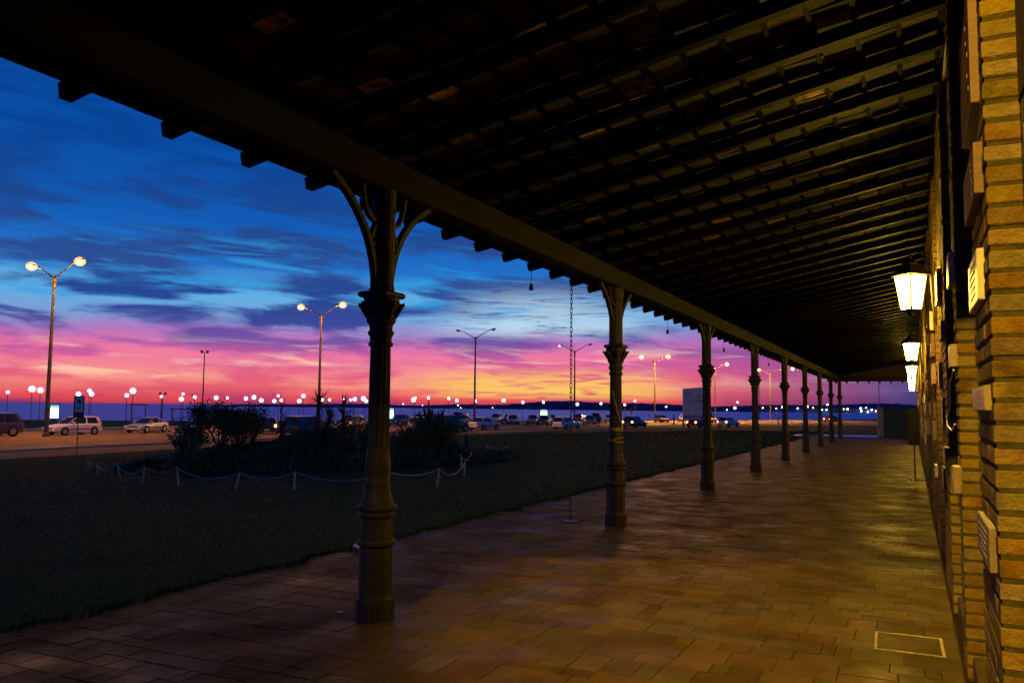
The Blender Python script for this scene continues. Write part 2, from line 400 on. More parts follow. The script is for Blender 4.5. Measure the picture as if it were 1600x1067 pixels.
ring = [[(a[0],a[1],gz(*a)-.2),(a[0],a[1],gz(*a)+.12),(b_[0],b_[1],gz(*b_)+.12),(b_[0],b_[1],gz(*b_)-.2)] for a, b_ in zip(kin, kout)]
kb.loft(ring); tag(kb.build('kerb', 'kerb'), kind='structure')
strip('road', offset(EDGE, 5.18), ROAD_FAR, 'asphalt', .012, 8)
WALK_FAR = offset(ROAD_FAR, 5.5)
strip('promenade_walk', ROAD_FAR, WALK_FAR, 'promenade', .06, 2)
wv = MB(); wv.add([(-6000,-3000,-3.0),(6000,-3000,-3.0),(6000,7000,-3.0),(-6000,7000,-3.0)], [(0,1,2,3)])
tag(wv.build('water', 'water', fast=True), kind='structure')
# far shore: a low wooded bank
def hill_profile(azd):
    a = 0 if azd > 50 else min(1, (50-azd)/17)
    return a
hb = MB(); rings = []
for k in range(0, 700):
    azd = 52 - k*.165
    h0 = hill_profile(azd)
    n = 7.5 + 3.2*math.sin(azd*.31+1) + 1.4*math.sin(azd*.9) + (5.0 if azd < 22 else 5.0*max(0,(27-azd)/5)) + random.uniform(-.7,.7)
    top = -5.0 + (n+5.0)*h0; a = R(azd); rr = 1780
    def pt(r, z): return (-math.sin(a)*r, math.cos(a)*r, z)
    rings.append([pt(rr, -6), pt(rr+6, -6+(top+6)*.55), pt(rr+25, -6+(top+6)*.85), pt(rr+70, top), pt(rr+400, top-.5), pt(rr+420, -6)])
hb.loft(rings); tag(hb.build('hills', 'hill', smooth=False, fast=True), kind='structure')

# ------------------------------------------------------------------ veranda floor: pavers one by one
PX0, PX1 = -5.70, .245
floor = MB(); floor.box(-5.72, .30, -8, 55.5, -.30, -.0045)
flo = tag(floor.build('pavement', 'joint'), kind='structure')
pav = []; y = -7.9; row = 0
while y < 55.3:
    d = random.choice((.15,.18,.21,.24,.30)) * random.uniform(.9,1.1)
    x = PX0 + random.uniform(-.10, .06)
    while x < PX1 - .08:
        w = random.choice((.20,.26,.30,.34,.40,.52)) * random.uniform(.85,1.15)
        if x + w > PX1 - .12: w = PX1 - x
        if random.random() < .16:
            q = random.uniform(.35,.65); pav.append((x, x+w*q, y, y+d)); pav.append((x+w*q, x+w, y, y+d))
        elif random.random() < .2 and d > .29:      # a pair of half pavers
            pav.append((x, x+w, y, y+d*.5)); pav.append((x, x+w, y+d*.5, y+d))
        else: pav.append((x, x+w, y, y+d))
        x += w
    y += d
def is_hatch(p): return p[0] < .17 and p[1] > -.29 and p[2] < 6.73 and p[3] > 6.19
pav = [p for p in pav]
pav.sort(key=lambda p: -view_size(((p[0]+p[1])/2, (p[2]+p[3])/2, 0)) * (p[1]-p[0])*(p[3]-p[2]))
far = MB()
for k, (x0, x1, y0, y1) in enumerate(pav):
    g = random.uniform(.001,.004); h = random.uniform(-.002,.0015); ch = .003
    cx, cy_ = (x0+x1)/2, (y0+y1)/2
    M = Matrix.Translation((cx, cy_, 0)) @ Matrix.Rotation(random.uniform(-.02,.02), 4, 'Z') @ Matrix.Rotation(random.uniform(-.004,.004), 4, 'X') @ Matrix.Rotation(random.uniform(-.004,.004), 4, 'Y')
    hx, hy = (x1-x0)/2 - g, (y1-y0)/2 - g
    if k < 300:
        b = MB(); b.box(-hx, hx, -hy, hy, -.03, h+.001, ch=ch); me = b.mesh('paver'); me.materials.append(MATS['paver'])
        put('paver', me, flo, M)
    else: far.box(-hx, hx, -hy, hy, -.03, h+.001, M, ch=ch)
tag(far.build('paver_field', 'paver_far', flo, fast=False), kind='stuff')
# thin dark strip painting in the shading along the wall foot, and a ragged edge course along the lawn
gt = MB(); gt.box(.252, .300, -8, 55.4, -.04, -.004); gt.build('shade_strip', 'wall_foot_shade', flo)
strip('apron', [(-7,55.6),(-7,59.5)], [(1.5,55.6),(1.5,59.5)], 'apron', .006, 3)

# ------------------------------------------------------------------ brick building
bld = empty('brick_building', (0,0,0), label='long ochre brick building with piers and doorways beside the paved veranda', cat='building')
FX = .262                                            # front plane of the piers
PIERS = [(-7.0,-1.2), (.45,1.75), (3.40,4.20), (5.80,6.15), (7.60,9.10)]
yy = 10.6
while yy < 50: PIERS.append((yy, min(yy+1.55, 50.4))); yy += 3.05
WALL_TOP = 4.30
back = MB(); back.box(.52, .9, -7, 50.4, -.02, WALL_TOP); back.box(.9, 9, -7, 50.4, -.02, WALL_TOP+.3)
back.build('inner_wall', 'plaster', bld)
wh_ = MB(); wh_.box(.285, .90, 1.2, 50.4, WALL_TOP-.019, 4.415); wh_.build('wall_head', 'dark_wood', bld)
CO, BH = .078, .0655                                # course height, brick height
bricks = []                                          # (pier, centre, half sizes)
piers = []
for pi, (y0, y1) in enumerate(PIERS):
    p = MB(); p.box(FX+.006, .53, y0+.0075, y1-.0075, -.02, WALL_TOP-.02); po = p.build('pier', 'mortar', bld); piers.append(po)
    n = int(WALL_TOP/CO)
    for c_ in range(n):
        z = c_*CO + CO/2; off = .13 if c_ % 2 else .26
        yb = y0 + random.uniform(-.004,.003)
        first = True
        while yb < y1 - .03:
            L = off if first else .26
            if yb + L > y1 - .07: L = y1 - yb
            g = .006
            jit = random.uniform(-.0015,.003)
            depth = .13 if (first or yb+L >= y1-.01) else .05
            bricks.append((pi, (FX + depth/2 - jit, yb+L/2, z), (depth/2, L/2-g*random.uniform(.2,.7), BH/2*random.uniform(.88,1.03)), random.uniform(-.02,.02)))
            if first or yb+L >= y1-.01:              # second header going back into the reveal
                ys_ = yb if first else yb+L
            yb += L; first = False
        for side, ye in ((-1, y0), (1, y1)):         # reveal faces behind the corner brick
            bricks.append((pi, (FX+.13+.006+.06, ye - side*.03 - side*random.uniform(-.003,.004)*1, z), (.06, .03, BH/2), 0))
def bscore(b):
    pi, c_, h, r = b
    return -view_size(c_) if (pi in (2,3,4) and c_[0] < FX+.1) else 0
bricks.sort(key=bscore)
farb = {}
for k, (pi, c_, h, r) in enumerate(bricks):
    M = Matrix.Translation(c_) @ Matrix.Rotation(r, 4, 'X') @ Matrix.Rotation(random.uniform(-.012,.012), 4, 'Y')
    if k < 300:
        b = MB(); b.box(-h[0], h[0], -h[1], h[1], -h[2], h[2], ch=.006); me = b.mesh('brick'); me.materials.append(MATS['brick'])
        put('brick', me, piers[pi], M)
    else:
        if c_[1] < -1: continue
        farb.setdefault(pi, MB()).box(-h[0], h[0], -h[1], h[1], -h[2], h[2], M)
for pi, b in farb.items(): tag(b.build('brick_courses', 'brick_far', piers[pi], fast=True), kind='stuff')
# doorways between the piers: threshold, dark timber frame, door leaves with panels, brick lintel
for (a0, a1), (b0, b1) in zip(PIERS, PIERS[1:]):
    y0, y1 = a1, b0
    t = MB(); t.box(.292, .50, y0-.01, y1+.01, -.02, .14, ch=.01); t.build('threshold', 'plaster', bld)
    d = MB(); d.box(.40, .46, y0+.07, y1-.07, .142, 2.62); do = d.build('door', 'dark_wood', bld)
    fr = MB(); fr.box(.375, .47, y0+.001, y0+.069, .142, 2.70); fr.box(.375, .47, y1-.069, y1-.001, .142, 2.70); fr.box(.376, .47, y0+.07, y1-.07, 2.622, 2.70)
    fr.build('door_frame', 'dark_wood', do)
    ym = (y0+y1)/2
    for s in (-1, 1):
        for z0, z1 in ((.3,.95),(1.05,1.75),(1.85,2.5)):
            q = MB(); w = (y1-y0)/2-.14; q.box(.388, .404, ym+s*(.05+w/2)-w/2+.03, ym+s*(.05+w/2)+w/2-.03, z0, z1, ch=.006); q.build('door_panel', 'dark_wood', do)
    hnd = MB(); hnd.box(.35, .40, ym+.03, ym+.05, 1.15, 1.17); hnd.box(.345, .357, ym+.03, ym+.05, 1.05, 1.17); hnd.build('handle', 'brass', do)
    l = MB(); l.box(.372, .53, y0-.001, y1+.001, 2.72, WALL_TOP-.03); l.build('lintel', 'plaster', bld)

# ------------------------------------------------------------------ veranda roof: beam, rafters, battens, clay tiles
ROOF_T = .20
def rz_(x): return 3.53 + ROOF_T*(x+3.70)             # underside of the rafters
YE = 55.0
roof = empty('veranda_roof', (-3.7,0,3.5), label='dark sloping veranda roof of timber rafters and clay tiles', cat='roof')
def rput(mb, name, m, **k):
    o = mb.build(name, m, roof, **k); o.location = -Vector((-3.7,0,3.5)); return o
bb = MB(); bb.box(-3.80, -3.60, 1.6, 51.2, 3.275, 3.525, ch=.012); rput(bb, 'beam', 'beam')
bb = MB(); bb.box(-4.4, .25, 51.202, 51.38, 3.275, 3.525, ch=.012); rput(bb, 'end_beam', 'beam')
YR0, DYR = 3.16 - .735*2, .735
raf_me = None
ang = math.atan(ROOF_T); Lr = (.30+4.47)/math.cos(ang)
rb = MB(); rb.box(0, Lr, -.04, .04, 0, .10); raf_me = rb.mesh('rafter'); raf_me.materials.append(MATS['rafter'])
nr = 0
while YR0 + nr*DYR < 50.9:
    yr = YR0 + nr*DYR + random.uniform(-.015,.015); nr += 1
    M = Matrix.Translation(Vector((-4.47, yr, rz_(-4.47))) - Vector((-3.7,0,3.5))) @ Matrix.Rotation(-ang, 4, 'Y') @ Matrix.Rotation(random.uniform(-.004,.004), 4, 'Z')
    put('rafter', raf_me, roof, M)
# hip end: rafters turned along the building, falling to an eave of the same height
for k in range(8):
    x = -4.2 + k*.62
    h = MB(); h.box(-.04, .04, 0, 4.0, -.10, 0)
    o = h.build('hip_rafter', 'rafter', roof)
    o.matrix_local = Matrix.Translation(Vector((x, 51.40, 3.60)) - Vector((-3.7,0,3.5))) @ Matrix.Rotation(-.055, 4, 'X')
hp = MB(); hp.box(-4.5, .3, 51.3, 55.3, 0, .03); o = hp.build('hip_deck', 'deck', roof)
o.matrix_local = Matrix.Translation(Vector((0, 0, 3.605 + .055*51.4)) - Vector((-3.7,0,3.5))) @ Matrix.Rotation(-.055, 4, 'X')
hg = MB(); hg.prism([(-4.45,3.50),(.28,3.50),(.28,4.44)], 'y', 51.24, 51.29); rput(hg, 'gable_board', 'deck')
# battens along the building, tiles on top, a closed deck above them
ntil = 17; ex = 4.77/ntil
def Mroof(x, y, lift): return Matrix.Translation(Vector((x, y, rz_(x) + .10 + lift))) @ Matrix.Rotation(-ang, 4, 'Y')
bt = MB(); bt.box(-.018, .018, 1.6, 51.2, 0, .022); bmesh_ = bt.mesh('batten'); bmesh_.materials.append(MATS['rafter'])
for i in range(ntil+1):
    o = put('batten', bmesh_, roof, Matrix.Translation(-Vector((-3.7,0,3.5))) @ Mroof(-4.44 + i*ex*.985, 0, .001))
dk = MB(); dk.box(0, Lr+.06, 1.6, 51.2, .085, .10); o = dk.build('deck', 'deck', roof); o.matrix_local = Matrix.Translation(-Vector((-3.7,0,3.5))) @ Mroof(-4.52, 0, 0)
tiles = []
y = 1.7
while y < 51.0:
    w = .165
    for i in range(ntil): tiles.append((-4.50 + i*ex, y + (.08 if i % 2 else 0), w))
    y += w
tiles.sort(key=lambda t: -view_size((t[0]+.14, t[1], rz_(t[0])+.12)))
ft = MB(); tm = []
for v in range(6):
    b = MB(); b.box(0, ex+.035, -.078, .078, 0, .016); me = b.mesh('roof_tile'); me.materials.append(MATS['tile']); tm.append(me)
for k, (x, y, w) in enumerate(tiles):
    M = Mroof(x, y, .024 + random.uniform(0,.010)) @ Matrix.Rotation(random.uniform(-.03,.05), 4, 'Y') @ Matrix.Rotation(random.uniform(-.05,.05), 4, 'X') @ Matrix.Rotation(random.uniform(-.03,.03), 4, 'Z')
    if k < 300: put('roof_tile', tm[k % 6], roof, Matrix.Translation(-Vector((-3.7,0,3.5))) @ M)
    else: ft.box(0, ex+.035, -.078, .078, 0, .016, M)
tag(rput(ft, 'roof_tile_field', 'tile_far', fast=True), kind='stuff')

# ------------------------------------------------------------------ cast-iron columns
COLY = [5.328 + 5.677*i for i in range(-1, 9)]
def make_column():
    root = empty('iron_column')
    b = MB(); oct_ = PI/8
    b.lathe([(.150,0),(.150,.155),(.138,.175),(.132,.20)], 8, rot=oct_)
    b.build('plinth', 'iron', root)
    b = MB(); b.lathe([(.127,.20),(.127,.545)], 8, rot=oct_, cap=False)
    b.lathe([(.128,.545),(.148,.555),(.150,.575),(.140,.59),(.128,.60)], 24, cap=False)
    b.lathe([(.125,.60),(.122,.755)], 8, rot=oct_, cap=False)
    b.lathe([(.124,.755),(.138,.765),(.140,.785),(.128,.80),(.150,.815),(.154,.835),(.140,.850),(.122,.86)], 24, cap=False)
    b.build('pedestal', 'iron', root)
    b = MB(); b.lathe([(.122,.858),(.118,.88),(.100,.96),(.090,1.00),(.094,1.012),(.094,1.03),(.086,1.04),(.094,1.09),(.097,1.14),(.090,1.22),(.083,1.27)], 32, cap=False); b.build('lower_shaft', 'iron', root, smooth=True)
    b = MB(); fl = lambda i, k: (1.0, .93, .90, .93)[i % 4]
    b.lathe([(.086,1.265),(.084,1.5),(.082,1.8),(.079,2.06)], 64, mod=fl, cap=False); b.build('fluted_shaft', 'iron', root)
    b = MB(); b.lathe([(.082,2.055),(.094,2.06),(.096,2.08),(.084,2.095),(.086,2.13),(.10,2.15),(.102,2.17),(.088,2.18),(.092,2.22),(.112,2.245),(.118,2.26),(.106,2.27),(.112,2.31),(.135,2.35),(.146,2.385),(.138,2.41),(.142,2.43)], 24, cap=False)
    ca = b.build('capital', 'iron', root, smooth=True)
    b = MB(); b.box(-.132,.132,-.132,.132,2.432,2.478,ch=.012); b.build('abacus', 'iron', ca)
    lv = MB()
    for i in range(8):                                # leaves curling out under the abacus
        a = 2*PI*i/8 + PI/8; r0 = .118
        pts = [(r0-.02,2.27),(r0+.012,2.33),(r0+.042,2.375),(r0+.058,2.385),(r0+.060,2.365)]
        lv.tube([(r*math.cos(a), r*math.sin(a), z) for r, z in pts], [.016,.022,.02,.014,.006], 6)
    lv.build('leaf_ornament', 'iron', ca, smooth=True)
    b = MB(); b.lathe([(.104,2.476),(.100,2.50),(.094,2.52),(.094,3.10),(.104,3.11),(.104,3.135),(.095,3.145),(.097,3.277)], 16, cap=False); b.build('upper_post', 'iron', root)
    for s in (-1, 1):
        br = MB(); q = lambda y, z: (0, s*y, z)
        def flat(pts, w, t):                          # flat iron bar bent in the plane of the colonnade
            P2 = [Vector((0, s*y_, z_)) for y_, z_ in pts]; rings = []
            for k in range(len(P2)):
                tg = (P2[min(k+1,len(P2)-1)] - P2[max(k-1,0)]).normalized(); nrm = Vector((0, -tg.z, tg.y))
                rings.append([P2[k] + nrm*w/2 + Vector((t/2,0,0)), P2[k] + nrm*w/2 - Vector((t/2,0,0)), P2[k] - nrm*w/2 - Vector((t/2,0,0)), P2[k] - nrm*w/2 + Vector((t/2,0,0))])
            br.loft(rings)
        flat([(.09,2.50),(.105,2.60),(.135,2.72),(.185,2.84),(.26,2.96),(.36,3.07),(.47,3.16),(.58,3.225),(.66,3.27)], .046, .05)
        arc = [(.30-.20*math.sin(t), 3.10 + .17*math.cos(t)) for t in np.linspace(R(-20), R(200), 16)]
        flat([(.285,3.27),(.275,3.20),(.25,3.12),(.205,3.05),(.15,3.025),(.10,3.03)], .028, .04)
        flat([(.175,2.86),(.155,2.92),(.125,2.97),(.098,2.995)], .024, .04)
        flat([(.125+.032*math.cos(t), 2.865+.036*math.sin(t)) for t in np.linspace(R(60), R(330), 10)], .020, .04)
        br.build('bracket', 'iron', root)
    return root
ordw = {-1:'fluted iron veranda column beside the camera, outside the view', 0:'fluted iron column nearest the camera, standing before the roped garden bed',
        1:'second fluted iron column from the camera, yellow rope tied round it', 2:'third fluted iron column from the camera, overlapping the pale billboard', 3:'fourth fluted iron column from the camera',
        4:'fifth fluted iron column from the camera, next to the second hanging chain', 5:'sixth fluted iron column from the camera', 6:'seventh fluted iron column from the camera', 7:'last but one fluted iron column of the row', 8:'last and smallest fluted iron column at the far end of the veranda'}
proto = make_column()
for i in range(0, 9):
    c_ = proto if i == 0 else copy_tree(proto)
    c_.location = (-3.698, 5.328 + 5.677*i, 0); tag(c_, ordw[i], 'column', 'iron columns of the veranda')

# ------------------------------------------------------------------ wall lanterns
def make_lantern():
    root = empty('wall_lantern')
    zt, zb, wt, wb = .16, -.19, .108, .068
    fr = MB()
    for sx in (-1,1):
        for sy in (-1,1): fr.tube([(sx*wb,sy*wb,zb),(sx*wt,sy*wt,zt)], [.013,.008], 4)
    for z, w in ((zt,wt),(zb,wb)):
        for a, b_ in (((-w,-w),(w,-w)),((w,-w),(w,w)),((w,w),(-w,w)),((-w,w),(-w,-w))): fr.tube([(a[0],a[1],z),(b_[0],b_[1],z)], .008, 4)
    fr.build('frame', 'lantern_metal', root)
    for sx, sy in ((1,0),(-1,0),(0,1),(0,-1)):
        p = MB(); e = .007; 
        if sx: v = [(sx*(wb-.004),-wb+e,zb+e),(sx*(wb-.004),wb-e,zb+e),(sx*(wt-.004),wt-e,zt-e),(sx*(wt-.004),-wt+e,zt-e)]
        else:  v = [(-wb+e,sy*(wb-.004),zb+e),(wb-e,sy*(wb-.004),zb+e),(wt-e,sy*(wt-.004),zt-e),(-wt+e,sy*(wt-.004),zt-e)]
        p.add(v, [(0,1,2,3)]); p.build('pane', 'lantern_pane', root, fast=True)
    cp = MB(); cp.lathe([(.20,zt+.006),(.19,zt+.02),(.12,zt+.075),(.075,zt+.12),(.08,zt+.135),(.05,zt+.165),(.02,zt+.18),(.022,zt+.20),(.006,zt+.225)], 4, rot=PI/4); cp.build('cap', 'lantern_metal', root)
    bs = MB(); bs.lathe([(.010,zb-.07),(.03,zb-.055),(.04,zb-.03),(.085,zb-.012),(.095,zb-.004)], 4, rot=PI/4); bs.build('base', 'lantern_metal', root)
    for ch in root.children: ch.rotation_euler = (0,0,PI/4)
    ar = MB(); ar.tube([(.22,0,-.32),(.20,0,-.10),(.19,0,.18),(.15,0,.36),(.06,0,.42),(0,0,.39),(0,0,.36)], .010, 6); ar.box(.222,.236,-.035,.035,-.36,.30); ar.build('bracket', 'lantern_metal', root)
    return root
lan = make_lantern()
lw = ['wall lantern over the camera, outside the view', 'nearest and largest lit wall lantern on the brick wall', 'second lit wall lantern from the camera', 'third lit wall lantern from the camera', 'fourth lit wall lantern from the camera', 'farthest and smallest lit wall lantern on the brick wall']
for i in range(1, 6):
    l = lan if i == 1 else copy_tree(lan)
    l.location = (.018, 9.5*i, 2.84); tag(l, lw[i], 'lantern', 'lit lanterns along the brick wall')

# floodlight on a pole behind the camera: its light falls under the open end of the roof
fl = empty('yard_floodlight', (-.7,-6.9,0), 0, 'floodlight on a tall pole behind the camera, outside the view', 'floodlight')
b = MB(); b.lathe([(.10,0),(.09,.4),(.06,8.5)], 10); b.build('pole', 'pole_grey', fl)
b = MB(); b.box(-.25,.25,-.16,.10,8.42,8.80,ch=.03); hd_ = b.build('housing', 'steel_dark', fl)
b = MB(); b.box(-.21,.21,.101,.106,8.46,8.76); b.build('lens', 'sodium_weak', hd_)
sl = bpy.data.lights.new('flood_lamp', 'SPOT'); sl.energy = 15500; sl.color = (1,.60,.035); sl.spot_size = R(27); sl.spot_blend = .75; sl.shadow_soft_size = .16
so = bpy.data.objects.new('flood_lamp', sl); COL.objects.link(so); so.parent = fl
so.location = (0,.15,8.60); so.rotation_euler = (Vector((-.55,6.6,.4)) - Vector((-.7,-6.75,8.6))).to_track_quat('-Z','Y').to_euler()

# ------------------------------------------------------------------ plaques on the piers
def plaque(yn, yf, z0, z1, thick=.03, m='plaque', label=None, group=None, lines=5):
    h, L = z1-z0, yf-yn
    root = empty('wall_plaque', (FX, (yn+yf)/2, z0), label=label, cat='plaque', group=group)
    b = MB(); b.box(-thick, .006, -L/2, L/2, 0, h, ch=.004); b.build('slab', m, root)
    if L > .12:
        t = MB()
        for k in range(lines):
            zz = h*(.8 - .6*k/max(1,lines-1)) if lines > 1 else h/2; ww = L*random.uniform(.2,.36)
            t.box(-thick-.002, -thick+.001, -ww, ww, zz-h*.018, zz+h*.018)
        t.build('inscription', 'inscription', root)
    return root
near = [(3.50,4.15,1.605,1.700,.022,'plaque','thick pinkish plaque at eye level on the nearest brick pier'),
        (3.50,4.10,1.02,1.18,.022,'plaque','low pinkish plaque with bright top edge on the nearest brick pier'),
        (3.62,4.14,2.03,2.23,.024,'plaque_white','white stone plaque high on the nearest brick pier, catching the lantern light'),
        (3.52,4.16,2.42,2.62,.03,'plaque_red','dark red plaque above the white one on the nearest brick pier'),
        (3.55,4.18,2.78,3.25,.03,'plaque_red','large dark red board at the top of the nearest brick pier'),
        (5.82,6.12,1.88,2.02,.04,'plaque','small square plaque on the narrow second brick pier'),
        (5.82,6.12,1.10,1.26,.04,'plaque','low small plaque with bright top edge on the narrow second brick pier'),
        (5.82,6.12,2.40,2.60,.035,'plaque_white','white plaque high on the narrow second brick pier')]
for (a, b_, z0, z1, t, m, lb) in near: plaque(a, b_, z0, z1, t, m, lb)
ORD = ['third','fourth','fifth','sixth','seventh','eighth','ninth','tenth','eleventh','twelfth','thirteenth','fourteenth','fifteenth','sixteenth','seventeenth','eighteenth']
for pn, (y0, y1) in enumerate(PIERS[4:]):
    todo = []
    for k in range(random.randint(5,7) if y0 < 20 else 4):
        L = random.choice((.25,.32,.4,.5)); a = random.uniform(y0+.05, y1-L-.05); z0 = .75 + (k + random.uniform(.05,.5))*.34; h = random.choice((.14,.2,.24,.28))
        if 1.95 < z0+h and z0 < 2.95 and any(abs((a+L/2)-9.5*i) < .5 for i in range(1,6)): continue
        todo.append((a, L, z0, h))
    for k, (a, L, z0, h) in enumerate(todo):
        m_ = random.choice(('plaque','plaque','plaque','plaque_white','plaque_red','plaque_red'))
        rank = 'lowest' if k == 0 else 'topmost' if k == len(todo)-1 else ('second lowest','third lowest','fourth lowest','fifth lowest','sixth lowest')[k-1]
        plaque(a, a+L, z0, z0+h, random.choice((.02,.03,.04)), m_, rank + ' plaque, ' + {'plaque':'tan','plaque_white':'white','plaque_red':'dark red'}[m_] + ', on the ' + ORD[pn] + ' brick pier from the camera', 'plaques along the far piers', 2)

# ------------------------------------------------------------------ small things on the veranda
h = empty('floor_hatch', (-.06, 6.46, 0), .02, 'square floor hatch with bright metal rim set in the paving', 'hatch')
b = MB(); b.box(-.195,.195,-.225,.225,.004,.008); b.build('cover', 'paver', h)
for (x0,x1,y0,y1) in ((-.215,-.197,-.245,.245),(.197,.215,-.245,.245),(-.196,.196,.227,.245),(-.196,.196,-.245,-.227)):
    b = MB(); b.box(x0,x1,y0,y1,.003,.011); b.build('rim', 'brass', h)
lk = MB(); pts = []
for t in np.linspace(0, 2*PI, 17)[:-1]: pts.append((.016*math.cos(t), 0, .031*math.sin(t) + (.011 if math.sin(t) > 0 else -.011)))
lk.tube(pts + [pts[0]], .0052, 5, cap=False); link_me = lk.mesh('link'); link_me.materials.append(MATS['steel_dark'])
def chain(x, y, zt, label):
    root = empty('rain_chain', (x, y, 0), 0, label, 'chain', 'rain chains hanging from the eave')
    n = int((zt-.03)/.067)
    for k in range(n):
        put('link', link_me, root, Matrix.Translation((0,0,.04+k*.067)) @ Matrix.Rotation((k % 2)*PI/2 + random.uniform(-.2,.2), 4, 'Z'))
    b = MB(); b.tube([(0,0,.04+n*.067-.06),(0,0,zt+.04)], .008, 6); b.build('hook', 'steel_dark', root)
    b = MB(); b.box(-.11,.11,-.11,.11,.003,.012,ch=.003); b.build('floor_plate', 'steel_dark', root)
chain(-4.38, 11.04, 3.40, 'dark link chain hanging from the eave before the second column')
chain(-4.38, 27.3, 3.40, 'dark link chain hanging from the eave by the fifth column')
for y, lb in ((9.68,'small dark weight hanging on a wire near the nearest chain'), (16.34,'small dark weight on a wire between second and third columns'), (21.9,'small dark weight on a wire between third and fourth columns'), (29.45,'small dark weight on a wire beyond the fifth column')):
    root = empty('hanging_weight', (-4.40, y, 3.16), 0, lb, 'weight', 'weights hanging from the eave')
    b = MB(); b.tube([(0,0,.03),(.004,0,.12),(0,0,.26)], .004, 5); b.build('wire', 'steel_dark', root)
    b = MB(); b.lathe([(.012,.035),(.02,.02),(.03,-.03),(.032,-.05),(.01,-.055)], 10); b.build('bell', 'steel_dark', root, smooth=True)
def ring_pts(cx, cy_, z, r, n=20, tilt=0.): return [(cx+r*math.cos(2*PI*k/n), cy_+r*math.sin(2*PI*k/n), z+tilt*math.cos(2*PI*k/n)) for k in range(n+1)]
rp = MB(); cx, cy_ = -3.698, 11.005
for k, (z, r, t) in enumerate(((1.31,.098,.0),(1.325,.098,.004),(1.295,.098,-.004),(1.17,.105,.03),(1.15,.108,-.02))): rp.tube(ring_pts(cx, cy_, z, r, tilt=t), .006, 5, cap=False)
rp.tube([(cx-.02,cy_-.09,1.86),(cx+.02,cy_-.105,1.72),(cx+.06,cy_-.10,1.55),(cx+.085,cy_-.055,1.40),(cx+.098,cy_,1.31)], .005, 5)
tag(rp.build('tie_rope', 'rope_yellow'), 'yellow rope wound round the second iron column', 'rope')
# slim black loudspeaker on a stand by the wall
s = empty('speaker_stand', (.03, 21.7, 0), 0, 'thin black pole stand on a flat foot carrying the tall black speaker', 'stand')
b = MB(); b.tube([(0,0,.02),(0,0,.82)], .016, 8); b.build('pole', 'steel_dark', s)
for a in (0, 2*PI/3, 4*PI/3):
    b = MB(); b.box(0,.26,-.02,.02,.004,.022,Matrix.Rotation(a+.2,4,'Z')); b.build('foot', 'steel_dark', s)
s = empty('loudspeaker', (.03, 21.7, .822), 0, 'tall slim black loudspeaker on a stand by the brick wall', 'speaker')
b = MB(); b.box(-.12,.12,-.13,.13,0,.85,ch=.015); b.build('cabinet', 'black_plastic', s)
b = MB(); b.box(-.10,.10,-.136,-.131,.03,.82); b.build('grille', 'black_plastic', s)
cb = MB(); cb.tube([(.24,5.85,1.86),(.235,6.3,1.80),(.25,6.9,1.62),(.24,7.3,1.55),(.25,7.55,1.57)], .006, 5); cb.tube([(.25,7.5,1.57),(.235,7.0,1.50),(.245,6.5,1.47),(.25,6.15,1.52)], .006, 5)
tag(cb.build('loose_cable', 'cable'), 'loose pale cable sagging across the doorway by the narrow pier', 'cable')
lt = MB(); lt.lathe([(.02,.0),(.045,.015),(.052,.04),(.03,.06),(.01,.066)], 7, mod=lambda i,k: 1+.25*math.sin(i*2.3+k)); o = lt.build('crumpled_paper', 'litter'); o.location = (-5.62, 7.72, 0); tag(o, 'small crumpled white paper on the paving edge behind the nearest column', 'litter')
lt = MB(); lt.box(-.022,.022,-.014,.014,0,.006); o = lt.build('paper_scrap', 'litter'); o.location = (-4.03, 5.34, .004); o.rotation_euler = (0,.05,.6); tag(o, 'flat pale paper scrap on the paving left of the nearest column', 'litter')
# low dark walled box with a pillar past the end of the veranda
g = empty('end_wall', (-1.9, 58.2, 0), R(8), 'low dark green wall with a pillar past the far end of the veranda', 'wall')
b = MB(); b.box(.22, 2.6, -.12, .12, 0, 1.78); b.build('panel', 'green_wall', g)
b = MB(); b.box(-.1, .218, -.16, .16, 0, 1.86); b.build('pillar', 'kerb', g)
b = MB(); b.box(.19, 2.65, -.16, .16, 1.782, 1.85, ch=.01); b.build('coping', 'green_wall', g)

# ------------------------------------------------------------------ garden bed: mound, rope fence, plants
MC = (-18.2, 23.2); MA = R(38)
def mound_h(x, y):
    dx_, dy_ = x-MC[0], y-MC[1]
    u_ = dx_*math.cos(MA) + dy_*math.sin(MA); v_ = -dx_*math.sin(MA) + dy_*math.cos(MA)
    # long axis runs across the view, from lower left to upper right
    r = math.hypot(u_/6.9, v_/5.9)
    return .80*max(0, 1-r*r)**1.1
v = []; f = []; n = 46; m_ = 16
for j in range(m_+1):
    for i in range(n):
        a = 2*PI*i/n; r = j/m_*(1.0 + .08*math.sin(3*a+1) + .06*math.sin(5*a)); eu, ev = r*6.9*math.cos(a), r*5.9*math.sin(a); x = MC[0] + eu*math.cos(MA) - ev*math.sin(MA); y = MC[1] + eu*math.sin(MA) + ev*math.cos(MA)
        z = gz(x,y) + mound_h(x,y)*(1+.25*math.sin(x*1.7)*math.sin(y*1.3)) + (.004 if j < m_ else -.05)
        v.append((x,y,z))
for j in range(m_):
    for i in range(n): f.append((j*n+i, j*n+(i+1)%n, (j+1)*n+(i+1)%n, (j+1)*n+i))
me = bpy.data.meshes.new('garden_mound'); me.from_pydata(v, [], f); me.shade_smooth(); me.materials.append(MATS['soil']); tag(put('garden_mound', me), kind='structure')
def gmz(x, y): return gz(x,y) + mound_h(x,y)
posts = [(-23.2,17.8),(-21.6,16.9),(-19.3,15.8),(-16.8,14.35),(-15.3,14.1),(-13.2,13.7),(-11.5,13.6),(-9.5,14.1),(-9.0,15.1),(-10.0,18.1),(-11.6,20.8),(-12.6,23.3),(-13.6,25.3),(-14.2,27.4),(-14.1,28.9)]
